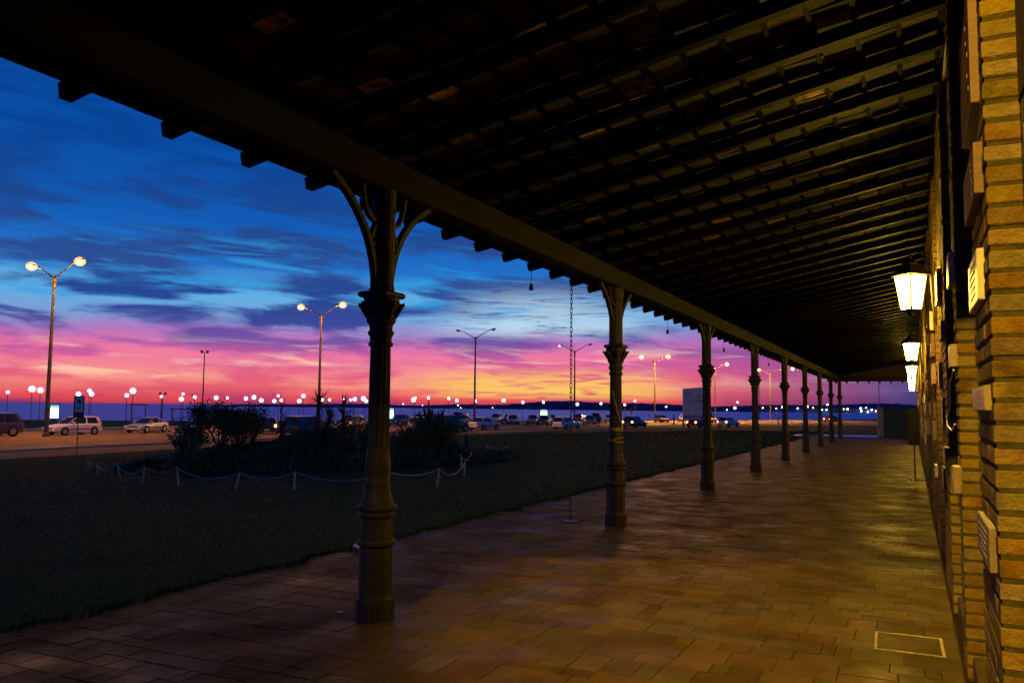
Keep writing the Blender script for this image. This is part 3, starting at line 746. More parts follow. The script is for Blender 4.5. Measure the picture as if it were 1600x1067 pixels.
fence = empty('rope_fence', (posts[5][0], posts[5][1], gz(*posts[5])), 0, 'low rope fence sagging between short stakes round the garden bed', 'fence')
FO = Vector(fence.location); tops = []
for k, (x, y) in enumerate(posts):
    z = gz(x,y); lean = Vector((random.uniform(-.09,.09), random.uniform(-.09,.09), 0)); h = random.uniform(.34,.42)
    b = MB(); b.tube([Vector((x,y,z-.05))-FO, Vector((x,y,z+h))+lean-FO], .022, 6); b.build('stake', 'post_white', fence); tops.append(Vector((x,y,z+h-.02))+lean)
for a, b_ in zip(tops, tops[1:]):
    d = (b_-a).length; pts = []
    for k in range(13):
        t = k/12; p = a.lerp(b_, t); p.z -= min(.2, .085*d)*4*t*(1-t); pts.append(p-FO)
    r = MB(); r.tube(pts, .012, 5); r.build('rope', 'rope', fence, smooth=True)
def blade_leaf(mb, base, az_, el, L, w, droop, n=4):
    rings = []; d0 = Vector((math.cos(az_)*math.cos(el), math.sin(az_)*math.cos(el), math.sin(el)))
    side = Vector((-math.sin(az_), math.cos(az_), 0)); p = Vector(base); d = d0.copy(); vs = []
    for k in range(n+1):
        t = k/n; ww = w*(1-t)**.7*(.6+.8*min(1,t*3)) if k < n else .002
        vs += [tuple(p - side*ww/2), tuple(p + side*ww/2)]
        p = p + d*(L/n); d = (d + Vector((0,0,-droop/n))).normalized()
    mb.add(vs, [(2*k,2*k+1,2*k+3,2*k+2) for k in range(n)])
def yucca(x, y, trunk, crowns, L, label, nleaf=70):
    z = gmz(x,y)
    root = empty('yucca_plant', (x,y,z-.03), 0, label, 'plant', 'spiky plants in the garden bed')
    t = MB(); c_ = MB()
    for (ox, oy, hh) in crowns:
        t.tube([(0,0,0),(ox*.3,oy*.3,hh*.4),(ox*.8,oy*.8,hh*.8),(ox,oy,hh)], [trunk*1.3,trunk,trunk*.9,trunk*.8], 8)
        for k in range(nleaf):
            el = R(random.uniform(-25,88)); blade_leaf(c_, (ox,oy,hh+random.uniform(-.1,.05)), random.uniform(0,2*PI), el, L*random.uniform(.7,1.1), L*.075, random.uniform(.1,.7))
    t.build('trunk', 'bark', root); c_.build('crown', 'yucca', root, fast=True)
yucca(-14.8, 24.3, .07, [(0,0,.62),(.3,.2,.40),(-.4,.15,.25)], .95, 'big spiky yucca with long leaves, right of the nearest column', 90)
yucca(-17.2, 21.4, .07, [(0,0,1.35),(.35,.15,.8),(-.2,.2,.5)], .62, 'tall yucca on a bare trunk left of the nearest column', 60)
yucca(-16.6, 21.9, .05, [(0,0,.95)], .8, 'drooping spiky plant just left of the nearest column', 50)
yucca(-14.8, 20.1, .05, [(0,0,.2)], .85, 'low spiky plant at the foot of the nearest column', 34)
yucca(-19.8, 18.3, .06, [(0,0,.15),(.3,.1,.1)], 1.15, 'low broad-leaved agave at the left end of the garden bed', 36)
yucca(-13.0, 23.6, .05, [(0,0,.3)], .65, 'small spiky plant at the right end of the garden bed', 36)
yucca(-18.4, 21.1, .05, [(0,0,.45)], .55, 'spiky plant in the middle of the garden bed beside the car lights', 46)
yucca(-14.3, 21.1, .05, [(0,0,.1)], .75, 'spiky plant touching the right side of the nearest column', 36)
def shrub(x, y, rx, rz, nl, label, open_=0., ls=.07):
    z = gmz(x,y)
    root = empty('garden_shrub', (x,y,z-.03), 0, label, 'shrub', 'shrubs in the garden bed')
    st = MB(); lf = MB(); tips = []
    for k in range(9):
        a = random.uniform(0,2*PI); rr = rx*random.uniform(.2,.85); hh = rz*random.uniform(.55,1.0)
        p1 = Vector((rr*.35*math.cos(a), rr*.35*math.sin(a), hh*.45)); p2 = Vector((rr*math.cos(a), rr*math.sin(a), hh))
        st.tube([(0,0,0), p1, p2], [.035,.022,.008], 5); tips.append((p1,p2))
        for q in range(3):
            p3 = p1.lerp(p2, random.uniform(.3,.9)); p4 = p3 + Vector((random.gauss(0,.25),random.gauss(0,.25),random.uniform(.1,.5)))*rx*.5
            st.tube([p3,p4], [.010,.004], 4); tips.append((p3,p4))
    st.build('stems', 'bark', root)
    for k in range(nl):
        p1, p2 = random.choice(tips); c_ = p1.lerp(p2, random.uniform(.25,1.08)) + Vector((random.gauss(0,1),random.gauss(0,1),random.gauss(0,1)))*rx*.13
        if c_.z < .03: c_.z = random.uniform(.03,.3)
        a = random.uniform(0,2*PI); e = random.uniform(-.6,1.2); s_ = ls*random.uniform(.6,1.3)
        d = Vector((math.cos(a)*math.cos(e),math.sin(a)*math.cos(e),math.sin(e))); w = d.orthogonal().normalized()*s_*.3
        lf.add([c_, c_+d*s_*.5+w, c_+d*s_, c_+d*s_*.5-w], [(0,1,2,3)])
    lf.build('foliage', 'leaf', root, fast=True)
shrub(-20.5, 20.5, 1.3, 1.4, 7500, 'large dense dark bush filling the left of the garden bed')
shrub(-19.3, 20.2, 1.0, 1.25, 3600, 'rounded dark bush beside the large dense bush')
shrub(-20.3, 19.3, .8, 1.0, 2000, 'small ragged bush at the left edge of the large bush')
shrub(-20.1, 21.6, .8, 1.45, 420, 'thin twiggy shrub with gaps showing car lights behind')
shrub(-17.3, 20.7, 1.0, .36, 1300, 'low dark shrub left of the nearest column in the bed')
shrub(-15.9, 21.8, 1.2, .6, 2000, 'low dark shrub behind the nearest column')
shrub(-14.4, 24.0, 1.1, .85, 2800, 'dark leafy shrub beneath the big yucca')
shrub(-14.6, 22.7, .8, .6, 1400, 'low shrub at the left foot of the big yucca')
shrub(-16.9, 21.7, .7, .42, 800, 'dark shrub under the tall yucca trunk')
shrub(-18.2, 17.1, .7, .4, 800, 'low ground-hugging shrub at the front of the bed')
# rough ground cover over the mound: one mass
gc = MB()
for k in range(9000):
    a = random.uniform(0,2*PI); rr = math.sqrt(random.random()); eu, ev = 6.7*rr*math.cos(a), 5.7*rr*math.sin(a); x = MC[0] + eu*math.cos(MA) - ev*math.sin(MA); y = MC[1] + eu*math.sin(MA) + ev*math.cos(MA); z = gmz(x,y)
    aa = random.uniform(0,2*PI); L = random.uniform(.06,.2)*(1+.8*math.sin(x*1.1+y*.7)**2); w = random.uniform(.012,.03)
    d = Vector((math.cos(aa),math.sin(aa),random.uniform(.5,2.2))).normalized()*L; s_ = Vector((-math.sin(aa),math.cos(aa),0))*w; p = Vector((x,y,z-.02))
    gc.add([p-s_, p+s_, p+d*.6+s_*.8, p+d, p+d*.6-s_*.8], [(0,1,2,3,4)])
tag(gc.build('ground_cover', 'leaf', fast=True), 'rough low dark plants covering the garden mound', 'ground cover', kind='stuff')
# bare sapling with thin branches
r_ = empty('bare_sapling', (-17.8, 20.3, gmz(-17.8, 20.3)), 0, 'thin pale bare sapling standing in the garden bed', 'tree')
b = MB(); b.tube([(0,0,-.05),(.02,.01,.5),(.0,.03,1.0),(.05,.0,1.45)], [.03,.024,.018,.006], 6); b.build('trunk', 'bark', r_)
b = MB()
for k in range(16):
    z0 = random.uniform(.5,1.4); a = random.uniform(0,2*PI); L = random.uniform(.2,.55)
    p0 = Vector((.02,.02,z0)); p1 = p0 + Vector((math.cos(a)*L*.5,math.sin(a)*L*.5,L*.6)); b.tube([p0,p1,p1+Vector((math.cos(a+.5)*.12,math.sin(a+.5)*.12,.16))],[.008,.005,.002],4)
b.build('branches', 'bark', r_)
# lawn blades: one mass
bv = np.empty((0,3)); N = 170000
gx = -5.60 - rng.random(N)**1.5*29; gy = 1.5 + rng.random(N)**1.25*75
keep = (gx > -35)
gx, gy = gx[keep], gy[keep]; N = len(gx)
ne = 9000; ey = 1.5 + rng.random(ne)**1.4*45; ex_ = -5.72 + (np.abs(np.sin(ey*1.7)+.6*np.sin(ey*4.3+1)+.4*np.sin(ey*9.1))*.12)*rng.random(ne)**.7 - .04
gx = np.concatenate([gx, ex_]); gy = np.concatenate([gy, ey]); N = len(gx)
gzv = np.array([gz(a,b) for a,b in zip(gx,gy)]) - .012
ang_ = rng.random(N)*2*PI; hgt = .010 + rng.random(N)*.022; hgt[-ne:] += .02 + rng.random(ne)*.03; wd = .003 + .0004*np.hypot(gx,gy); ln = rng.normal(0,.016,(N,2))
V = np.stack([np.stack([gx-np.cos(ang_)*wd, gy-np.sin(ang_)*wd, gzv],1), np.stack([gx+np.cos(ang_)*wd, gy+np.sin(ang_)*wd, gzv],1), np.stack([gx+ln[:,0], gy+ln[:,1], gzv+hgt],1)],1).reshape(-1,3)
me = bpy.data.meshes.new('lawn_grass'); me.from_pydata(V.tolist(), [], np.arange(3*N).reshape(-1,3).tolist()); me.materials.append(MATS['blade'])
tag(put('lawn_grass', me), 'short dark lawn grass between the veranda and the road', 'grass', kind='stuff')

# ------------------------------------------------------------------ street lamps (double arm)
def street_lamp(x, y, lit, label, H=12.5, rz=PI/2):
    root = empty('street_lamp', (x,y,-1.0), rz, label, 'street lamp', 'tall double-armed street lamps')
    b = MB(); b.lathe([(.24,0),(.24,.25),(.17,.32),(.155,2.0),(.10,H-1.2),(.13,H-1.2),(.13,H-.35),(.09,H-.3)], 12); b.build('pole', 'pole_grey', root)
    for s, L in ((1,lit[0]), (-1,lit[1])):
        b = MB(); b.tube([(0,0,H-.6),(0,s*.3,H-.35),(0,s*1.8,H+.42),(0,s*2.4,H+.62)], [.075,.065,.05,.045], 8); b.build('arm', 'pole_grey', root)
        b = MB(); rings = []
        for t, w, h in ((0,.06,.05),(.12,.13,.09),(.45,.17,.11),(.75,.13,.08),(.85,.05,.03)):
            rings.append([(w*math.cos(a), s*(2.33+t), H+.62+t*.18+h*math.sin(a)) for a in np.linspace(0,2*PI,11)[:-1]])
        b.loft(rings); hd = b.build('lamp_head', 'pole_grey', root, smooth=True)
        q = MB(); q.lathe([(.02,-.19),(.12,-.165),(.17,-.10),(.18,-.03),(.16,.0)], 14, Matrix.Translation((0,s*2.78,H+.62+.02)))
        q.build('lens', {3:'sodium_far',2:'sodium',1:'sodium_weak',0:'lens_off'}[L], hd, smooth=True)
        if L >= 2:
            q = MB(); r_ = .40 if L == 2 else .55; q.lathe([(max(.01,r_*math.sin(PI*j/10)), -.05-r_*.85*math.cos(PI*j/10)) for j in range(11)], 18, Matrix.Translation((0,s*2.78,H+.62+.02))); q.build('lamp_halo', 'sodium_halo', hd, smooth=True)  # oversized glowing shell added round the bulb as its halo
street_lamp(-58.6, 41.2, (2,2), 'leftmost tall street lamp, both heads glowing orange, beside the white car')
street_lamp(-56.4, 70.2, (2,2), 'tall street lamp just left of the nearest column, both heads glowing')
street_lamp(-54.1, 100.6, (0,0), 'dark unlit double street lamp right of the nearest column')
street_lamp(-51.0, 130.2, (1,0), 'street lamp behind the hanging chain, only its left head faintly lit')
street_lamp(-46.9, 164.2, (3,3), 'lit double street lamp between the second and third columns')
street_lamp(-41.5, 196, (0,3), 'street lamp just right of the third column, one head glowing')
street_lamp(-33.5, 226, (3,0), 'small glowing street lamp seen beside the fourth column')
street_lamp(-24.5, 222, (3,0), 'small glowing street lamp seen beside the sixth column')
street_lamp(-8.5, 262, (0,0), 'thin dark street lamp far off under the end eave')
def flood_pole(x, y, H, label):
    root = empty('floodlight_pole', (x,y,-1), R(42), label, 'light pole', 'unlit floodlight poles by the water')
    b = MB(); b.lathe([(.12,0),(.11,.5),(.06,H)], 8); b.build('pole', 'steel_dark', root)
    b = MB(); b.box(-.45,.45,-.03,.03,H-.05,H+.02); b.build('crossbar', 'steel_dark', root)
    for s in (-1,1):
        b = MB(); b.box(s*.36-.17,s*.36+.17,-.16,.12,H-.02,H+.32,ch=.04); b.build('floodlight', 'steel_dark', root)
flood_pole(-86.5, 83.2, 9.5, 'tall thin pole with two unlit floodlights standing against the pink sky')
flood_pole(-99.5, 88, 3.9, 'short thin pole with unlit floodlights near the water at left')

# ------------------------------------------------------------------ promenade globe lamps
GL = [(-116.9, 76.0, 4.01), (-101.3, 69.0, 4.3), (-110.2, 76.3, 4.3), (-109.1, 81.4, 3.86), (-104.9, 80.0, 4.3), (-107.6, 82.4, 3.89), (-103.4, 85.0, 3.76), (-95.7, 79.6, 4.3), (-99.3, 87.6, 3.63), (-98.1, 90.5, 4.07), (-98.2, 90.3, 3.3), (-97.4, 92.1, 3.62), (-96.1, 95.1, 3.57), (-95.3, 96.6, 3.6), (-94.0, 99.2, 3.54), (-93.4, 100.3, 3.76), (-92.8, 101.3, 3.28), (-91.8, 103.2, 3.2), (-91.2, 104.1, 3.32), (-91.5, 103.7, 4.03), (-89.7, 106.7, 3.26), (-89.3, 107.2, 4.1), (-87.6, 109.8, 3.52), (-86.9, 110.9, 3.53), (-85.6, 112.8, 3.67), (-84.8, 113.8, 3.58), (-84.4, 114.4, 3.7), (-83.5, 115.6, 3.83), (-83.2, 116.0, 3.4), (-78.8, 123.9, 3.75), (-78.6, 124.2, 4.09), (-77.4, 126.6, 4.13), (-75.4, 130.3, 4.08), (-74.6, 131.9, 3.76), (-72.6, 135.3, 3.69), (-69.3, 140.4, 3.89), (-66.9, 143.8, 3.58), (-64.6, 148.3, 3.65), (-61.7, 159.1, 3.38), (-59.3, 166.7, 3.6), (-56.5, 174.2, 3.41), (-55.2, 177.5, 4.29), (-50.8, 187.2, 3.11), (-39.2, 207.8, 3.01), (-35.8, 192.9, 4.3)]

for k, (x, y, h) in enumerate(GL):
    azd = math.degrees(math.atan2(-x, y))
    where, gname = (('left of the pale coupe', 'left') if azd > 47.5 else ('behind the dark garden bushes', 'garden') if azd > 34.8 else ('between the nearest column and the hanging chain', 'middle') if azd > 22.0 else ('right of the hanging chain', 'right'))
    root = empty('globe_lamp', (x, y, -1.05), 0, 'lit white globe lamp by the water ' + where, 'lamp', 'waterfront globe lamps, ' + gname)
    b = MB(); b.lathe([(.10,0),(.09,.3),(.045,.4),(.04,h-.2)], 8); b.build('post', 'steel_dark', root)
    b = MB(); n = 8; R0 = .28 if k in (1,2,7,27,29) else random.choice((.15,.18,.21,.24))
    b.lathe([(max(.01,R0*math.sin(PI*j/n)), h-.0-R0*math.cos(PI*j/n)) for j in range(n+1)], 12); gb_ = b.build('globe', random.choice(('globe_lit','globe_lit','globe_dim','globe_warm')), root, smooth=True)
    b = MB(); R1 = R0*1.7; b.lathe([(max(.01,R1*math.sin(PI*j/10)), h-R1*math.cos(PI*j/10)) for j in range(11)], 14); b.build('outer_halo', 'globe_halo', gb_, smooth=True)  # enlarged glowing shell added round the globe as its halo
    b = MB(); b.lathe([(.06,h-R0-.05),(.11,h-R0+.01),(.10,h-R0+.05)], 10); b.build('collar', 'steel_dark', root)
TOWN = [(-275,1755,5.7,0),(-249,1758,4.6,0),(-238,1760,7.4,0),(-208,1764,5.1,1),(-189,1766,9.1,0),(-179,1767,6.7,0),(-162,1769,3.0,1),(-154,1769,3.1,1),(-152,1770,13.3,1),(-144,1770,12.1,0),(-122,1772,4.7,0),(-115,1772,4.8,0),(-91,1774,6.3,1),(-90,1774,1.3,1),(-81,1774,7.7,1),(-78,1774,0.2,1),(-71,1775,4.0,1),(-64,1775,1.6,1),(-937,1509,3.5,0),(-872,1547,4.3,0),(-867,1550,-1.1,0),(-377,1735,9.9,0),(-345,1742,1.0,1),(-971,1487,5.8,0),(-807,1582,-.3,0),(-537,1693,-1.2,0)]
for x, y, z, kd in TOWN:
    root = empty('far_shore_lamp', (x, y, -3.5), 0, 'tiny ' + ('white' if kd else 'warm') + ' lamp glinting on the far wooded shore', 'lamp', ('white' if kd else 'warm') + ' lamps on the far shore')
    b = MB(); b.lathe([(.25,0),(.15,z+2.6)], 5); b.build('post', 'steel_dark', root)
    b = MB(); r = random.uniform(.9,1.7) if x > -300 else random.uniform(.6,1.0); b.lathe([(max(.02,r*math.sin(PI*j/6)), z+3.5-r*math.cos(PI*j/6)) for j in range(7)], 8); b.build('globe', 'town_white' if kd else 'town_warm', root, smooth=True)
# backlit advertising panels
for x, y, w, hh, lb in ((-104.6,74.6,.50,1.75,'backlit white advertising panel with green print by the white car'), (-79.5,117.8,.55,1.75,'glowing white advertising panel just right of the nearest column'), (-60.9,140.1,.62,1.75,'glowing white advertising panel among parked cars left of the hanging chain')):
    root = empty('advertising_panel', (x,y,-1), math.atan2(-x, y), lb, 'advert panel', 'backlit advertising panels')
    b = MB(); b.box(-w-.12,w+.12,-.11,.11,.30,hh+.62,ch=.03); b.box(-.2,.2,-.08,.08,0,.30); b.build('casing', 'sign_dark', root)
    b = MB(); b.box(-w,w,-.02,.02,-hh/2,hh/2); o = b.build('lit_face', 'lit_panel', root); o.location = (0,-.112,.46+hh/2)

# ------------------------------------------------------------------ cars
def interp(xs, ys, x): return float(np.interp(x, xs, ys))
SPEC = {   # L, W, belt profile (x, z), cabin: rear-bottom, rear-top, front-top, front-bottom, roof height, wheel radius, wheel x
 'hatch': dict(L=3.95, W=1.66, belt=[(-1.97,.72),(-1.9,.90),(-.6,.93),(.75,.90),(1.55,.78),(1.9,.66),(1.97,.55)], cab=(-1.86,-1.52,.15,.86), H=1.46, r=.30, wx=(-1.24,1.24)),
 'sedan': dict(L=4.35, W=1.70, belt=[(-2.17,.70),(-2.05,.92),(-1.4,.95),(.7,.90),(1.6,.80),(2.05,.66),(2.17,.52)], cab=(-1.52,-.85,.10,.92), H=1.43, r=.31, wx=(-1.32,1.33)),
 'coupe': dict(L=4.25, W=1.72, belt=[(-2.12,.72),(-2.0,.92),(-1.3,.93),(.6,.87),(1.5,.74),(1.98,.60),(2.12,.48)], cab=(-1.88,-.70,.0,.98), H=1.34, r=.32, wx=(-1.30,1.32)),
 'wagon': dict(L=4.2, W=1.68, belt=[(-2.1,.74),(-2.05,.92),(-.6,.94),(.8,.91),(1.6,.80),(2.0,.66),(2.1,.52)], cab=(-2.0,-1.80,.12,.94), H=1.47, r=.30, wx=(-1.30,1.30)),
 'suv': dict(L=4.5, W=1.82, belt=[(-2.25,.80),(-2.2,1.06),(-.8,1.08),(.8,1.06),(1.65,1.0),(2.15,.86),(2.25,.62)], cab=(-2.12,-1.86,.10,.86), H=1.74, r=.37, wx=(-1.36,1.40)),
}
def make_car(kind, paint, tail=False, head=False):
    S = SPEC[kind]; L, Wd, hw = S['L'], S['W'], S['W']/2; r = S['r']
    root = empty('parked_car')
    bx, bz = [p[0] for p in S['belt']], [p[1] for p in S['belt']]
    b = MB(); rings = []
    xs_ = sorted(set(list(np.linspace(-L/2, L/2, 17)) + bx))
    for x in xs_:
        zt = interp(bx, bz, x); e = abs(x)/(L/2); w = hw*(1-.16*max(0,e-.72)/.28*1.0) ; zl = .20 + .10*max(0,e-.8)/.2
        zm = zl+(zt-zl)*.55
        half = [(w*.86,zl),(w*.97,zl+.08),(w,zm),(w*.985,zt-.10),(w*.93,zt-.025),(w*.80,zt)]
        rings.append([(x,y_,z_) for y_,z_ in half] + [(x,-y_,z_) for y_,z_ in reversed(half)])
    b.loft(rings); body = b.build('body', 'paint_'+paint, root, smooth=False)
    c0, c1, c2, c3 = S['cab']; H = S['H']
    zb0, zb1 = interp(bx,bz,c0)-.03, interp(bx,bz,c3)-.03
    wb_, wt_ = hw*.90, hw*.70
    def side(x): return zb0 + (zb1-zb0)*(x-c0)/(c3-c0)
    g = MB()
    low = [(c0,wb_*.93),(c0+.15,wb_),(c3-.35,wb_),(c3,wb_*.82)]; top = [(c1,wt_*.95),(c1+.12,wt_),(c2-.12,wt_),(c2,wt_*.93)]
    rl = [(x,y_,side(x)) for x,y_ in low] + [(x,-y_,side(x)) for x,y_ in reversed(low)]
    rt = [(x,y_,H-.055) for x,y_ in top] + [(x,-y_,H-.055) for x,y_ in reversed(top)]
    g.loft([rl, rt]); g.build('window_glass', 'glass', root)
    ro = MB(); t2 = [(x,y_*1.02) for x,y_ in top]
    rr0 = [(x,y_,H-.056) for x,y_ in t2] + [(x,-y_,H-.056) for x,y_ in reversed(t2)]
    rr1 = [(x*.97+.03*(c1+c2)/2,y_*.9,H-.012) for x,y_ in t2] + [(x*.97+.03*(c1+c2)/2,-y_*.9,H-.012) for x,y_ in reversed(t2)]
    rr2 = [(x*.8+.2*(c1+c2)/2,y_*.6,H) for x,y_ in t2] + [(x*.8+.2*(c1+c2)/2,-y_*.6,H) for x,y_ in reversed(t2)]
    ro.loft([rr0,rr1,rr2]); ro.build('roof', 'paint_'+paint, root)
    xm = (c0+c3)/2 - .12
    for s in (-1,1):                                   # pillars
        for xb, yb, xt_, yt, wd in ((c3-.02,wb_*.84,c2+.01,wt_*.95,.035),(c3-.36,wb_*1.004,c2-.10,wt_*1.015,.03),(xm,wb_*1.004,xm-.05,wt_*1.015,.045),(c0+.20,wb_*1.004,c1+.16,wt_*1.015,.085),(c0+.02,wb_*.95,c1+.0,wt_*.97,.05)):
            if xb == c3-.36: continue
            p = MB(); p.loft([[(xb-wd,s*yb,side(xb)-.01),(xb+wd,s*yb,side(xb)-.01),(xb+wd,s*(yb-.02),side(xb)-.01),(xb-wd,s*(yb-.02),side(xb)-.01)],
                              [(xt_-wd,s*yt,H-.05),(xt_+wd,s*yt,H-.05),(xt_+wd,s*(yt-.02),H-.05),(xt_-wd,s*(yt-.02),H-.05)]]); p.build('pillar', 'paint_'+paint, root)
        mr = MB(); mr.box(c3-.42,c3-.28,s*(hw*.93),s*(hw*.93+.17*1),interp(bx,bz,c3-.3)+.02,interp(bx,bz,c3-.3)+.14,ch=.02); mr.build('mirror', 'paint_'+paint, root)
        sk = MB(); sk.box(S['wx'][0]+r+.1,S['wx'][1]-r-.1,s*hw-.006 if s>0 else s*hw-.012,s*hw+.012 if s>0 else s*hw+.006,.46,.52); sk.build('side_trim', 'trim', root)
        for dxx in (xm, c3-.55):
            pass
        hd = MB(); hd.box(xm+.10,xm+.26,s*hw*.985-.012,s*hw*.985+.012,.76,.785); hd.build('door_handle', 'trim', root)
        h = MB(); h.box(L/2-.20,L/2-.03,s*hw*.82-.17,s*hw*.82+.06,.50,.64,ch=.03); h.build('headlight', 'head_lit' if head else 'head_lens', root)
        zt = S['belt'][1][1]
        t = MB(); t.box(-L/2-.012,-L/2+.14,s*hw*.80-.11,s*hw*.80+.075,zt-.28,zt-.06,ch=.02); t.build('tail_light', 'tail_lit' if tail else 'tail_lens', root)
        for wx in S['wx']:
            a = MB(); a.lathe([(r+.055,-.003),(r+.055,.003)], 20, Matrix.Translation((wx,s*(hw+.001),r+.02)) @ Matrix.Rotation(PI/2,4,'X')); a.build('wheel_arch', 'arch', root)
            M = Matrix.Translation((wx,s*(hw-.07),r)) @ Matrix.Rotation(-s*PI/2,4,'X')
            w = MB(); w.lathe([(r*.62,.11),(r*.90,.115),(r*.98,.09),(r,.05),(r,-.05),(r*.95,-.09),(r*.6,-.10)], 20, M, cap=False); wh = w.build('wheel', 'tyre', root, smooth=True)
            w = MB(); w.lathe([(r*.63,.085),(r*.60,.098),(r*.52,.085),(r*.25,.09),(r*.12,.105),(.01,.105)], 15, M, mod=lambda i,k: 1 if k < 2 or i % 3 else .9); w.build('rim', 'rim', wh)
    for sx, m_ in ((1,'trim'),(-1,'trim')):
        bp = MB(); bp.box(*sorted((sx*(L/2-.10),sx*(L/2+.035))),-hw*.84,hw*.84,.30,.46,ch=.03); bp.build('bumper', 'paint_'+paint if kind != 'hatch' else m_, root)
        pl = MB(); pl.box(*sorted((sx*(L/2+.036),sx*(L/2+.042))),-.22,.22,.34,.45); pl.build('number_plate', 'plate', root)
    gr = MB(); gr.box(L/2-.05,L/2+.012,-.42,.42,.50,.60); gr.build('grille', 'trim', root)
    return root
CARS = [('suv','purple',-61.5,38.6,-90,0,0,'dark purple-grey car cut off by the left edge of the picture'),
 ('wagon','white',-60.6,44.9,-90,0,0,'white hatchback parked beside the leftmost street lamp'),
 ('coupe','silver',-61.2,52.6,-74,0,0,'pale coupe glowing yellow under the lamps, left of the dark bush'),
 ('sedan','black',-51.6,57.4,128,1,0,'dark car with lit tail lights seen through the twiggy shrub'),
 ('suv','navy',-41.9,51.0,90,0,0,'dark blue tall car behind the garden bed left of the nearest column'),
 ('hatch','teal',-59.4,79.9,-90,0,0,'dark car parked far behind the yucca trunk left of the nearest column'),
 ('sedan','yellow',-56.0,76.0,-84,0,0,'yellowish car low behind the plants just left of the nearest column'),
 ('sedan','blue',-62.9,95.6,-90,0,0,'dark blue car just right of the nearest column beside the lit panel'),
 ('suv','black',-42.5,73.9,84,0,0,'dark tall car behind the big yucca'),
 ('hatch','rose',-46.8,75.5,90,0,0,'dull red car half hidden behind the big yucca'),
 ('sedan','cream',-43.3,82.8,82,0,0,'sedan with a bright yellowish rear and blue-shaded side right of the yucca'),
 ('hatch','rose',-54.5,113.5,-60,0,0,'pale pinkish hatchback right of the bright sedan'),
 ('hatch','yellow',-52.4,116.4,-74,0,0,'small yellow car beside the glowing panel'),
 ('hatch','navy',-57.0,117.6,-90,0,0,'dark car parked behind the small yellow car'),
 ('sedan','grey',-58.2,104.5,-90,0,0,'grey car parked between the dark lamp pole and the big yucca'),
 ('hatch','black',-48.6,112.0,-80,0,0,'black small car near the middle of the parking lot'),
 ('suv','navy',-50.2,138.5,-76,0,0,'dark tall car farther off left of the second column'),
 ('hatch','silver',-63.2,101.0,-90,0,0,'silver car in the far row right of the glowing panel by the nearest column'),
 ('sedan','black',-63.4,107.5,-84,0,0,'black car in the far row just right of the big yucca'),
 ('suv','teal',-64.2,113.9,-90,0,0,'dark teal tall car in the far row near the unlit street lamp'),
 ('wagon','cream',-62.7,124.3,-80,0,0,'cream car in the far row behind the bright sedan'),
 ('sedan','silver',-54.2,128.0,-70,0,0,'silver car just right of the glowing panel among parked cars'),
 ('hatch','red',-55.7,144.6,-80,0,0,'dark red car in the far row behind the white-backed car'),
 ('sedan','white',-49.5,143.8,-70,0,0,'white car just left of the second column in the far row'),
 ('hatch','silver',-41.4,166.5,-65,0,0,'silver car in the far row at the billboard edge'),
 ('wagon','white',-37.4,92.9,80,0,0,'white-backed car directly behind the hanging chain'),
 ('hatch','yellow',-44.5,119.9,-62,0,0,'yellow car between the hanging chain and the second column'),
 ('hatch','blue',-33.0,106.0,78,1,0,'dark blue car with lit tail lights right of the second column'),
 ('hatch','navy',-42.8,154.3,-50,0,0,'small dark car facing the camera behind the lit double lamp pole'),
 ('sedan','red',-27.2,117.8,72,1,0,'dark red car with bright tail lights below the billboard'),
 ('wagon','white',-24.7,125.8,74,1,0,'white-backed car with lit tail lights right of the third column'),
 ('hatch','cream',-35.8,164.6,-60,0,0,'small pale car far behind the billboard brace'),
 ('sedan','red',-15.6,193.7,60,1,0,'tiny car with red tail lights between the last columns')]
cc = {}
for kind, paint, x, y, rzd, tl, hl, lb in CARS:
    key = (kind, paint, tl, hl)
    if key in cc: c_ = copy_tree(cc[key])
    else: c_ = cc[key] = make_car(kind, paint, bool(tl), bool(hl))
    c_.location = (x, y, gz(x,y)+.013); c_.rotation_euler = (0,0,R(rzd)); tag(c_, lb, 'car', 'cars along the waterfront road')

# ------------------------------------------------------------------ signs and billboard
s = empty('bus_stop_sign', (-37.3, 27.9, gz(-37.3,27.9)), R(53), 'upright framed stop sign on a thin post in front of the white car', 'sign')
b = MB(); b.tube([(0,0,-.1),(0,0,2.1)], .025, 8); b.build('post', 'steel_dark', s)
b = MB(); b.box(-.235,.235,-.03,.03,1.86,2.92,ch=.01); b.build('frame', 'sign_dark', s)
b = MB(); b.box(-.175,.175,-.036,-.031,2.12,2.85); fc = b.build('face', 'sign_white', s)
b = MB(); b.add([(-.10,-.039,2.62),(.10,-.039,2.62),(.06,-.039,2.70),(0,-.039,2.77),(-.06,-.039,2.70)], [(0,1,2,3,4)]); b.box(-.10,.10,-.040,-.037,2.54,2.60); b.box(-.12,.12,-.040,-.037,2.40,2.43); b.box(-.12,.12,-.040,-.037,2.32,2.35); b.box(-.12,.06,-.040,-.037,2.24,2.27); b.build('pictogram', 'sign_dark', fc)
b = MB(); b.box(-.175,.175,-.036,-.031,1.90,2.08); b.build('name_strip', 'sign_red', s)
s = empty('road_sign', (-46.7,147.9,-1), R(18), 'dark round road sign on a post between second and third columns', 'sign')
b = MB(); b.tube([(0,0,0),(0,0,2.0)], .04, 8); b.build('post', 'steel_dark', s)
b = MB(); b.lathe([(.42,-.015),(.42,.015)], 8, Matrix.Translation((0,0,2.35)) @ Matrix.Rotation(PI/2,4,'X'), rot=PI/8); b.build('plate', 'sign_red', s)
s = empty('billboard', (-28.85,115.0,-1), R(26), 'large pale billboard with faded drawing and lettering, half behind the third column', 'billboard')
for x in (.1, 3.3):
    b = MB(); b.box(x-.07,x+.07,.05,.19,0,5.0); b.build('post', 'steel_dark', s)
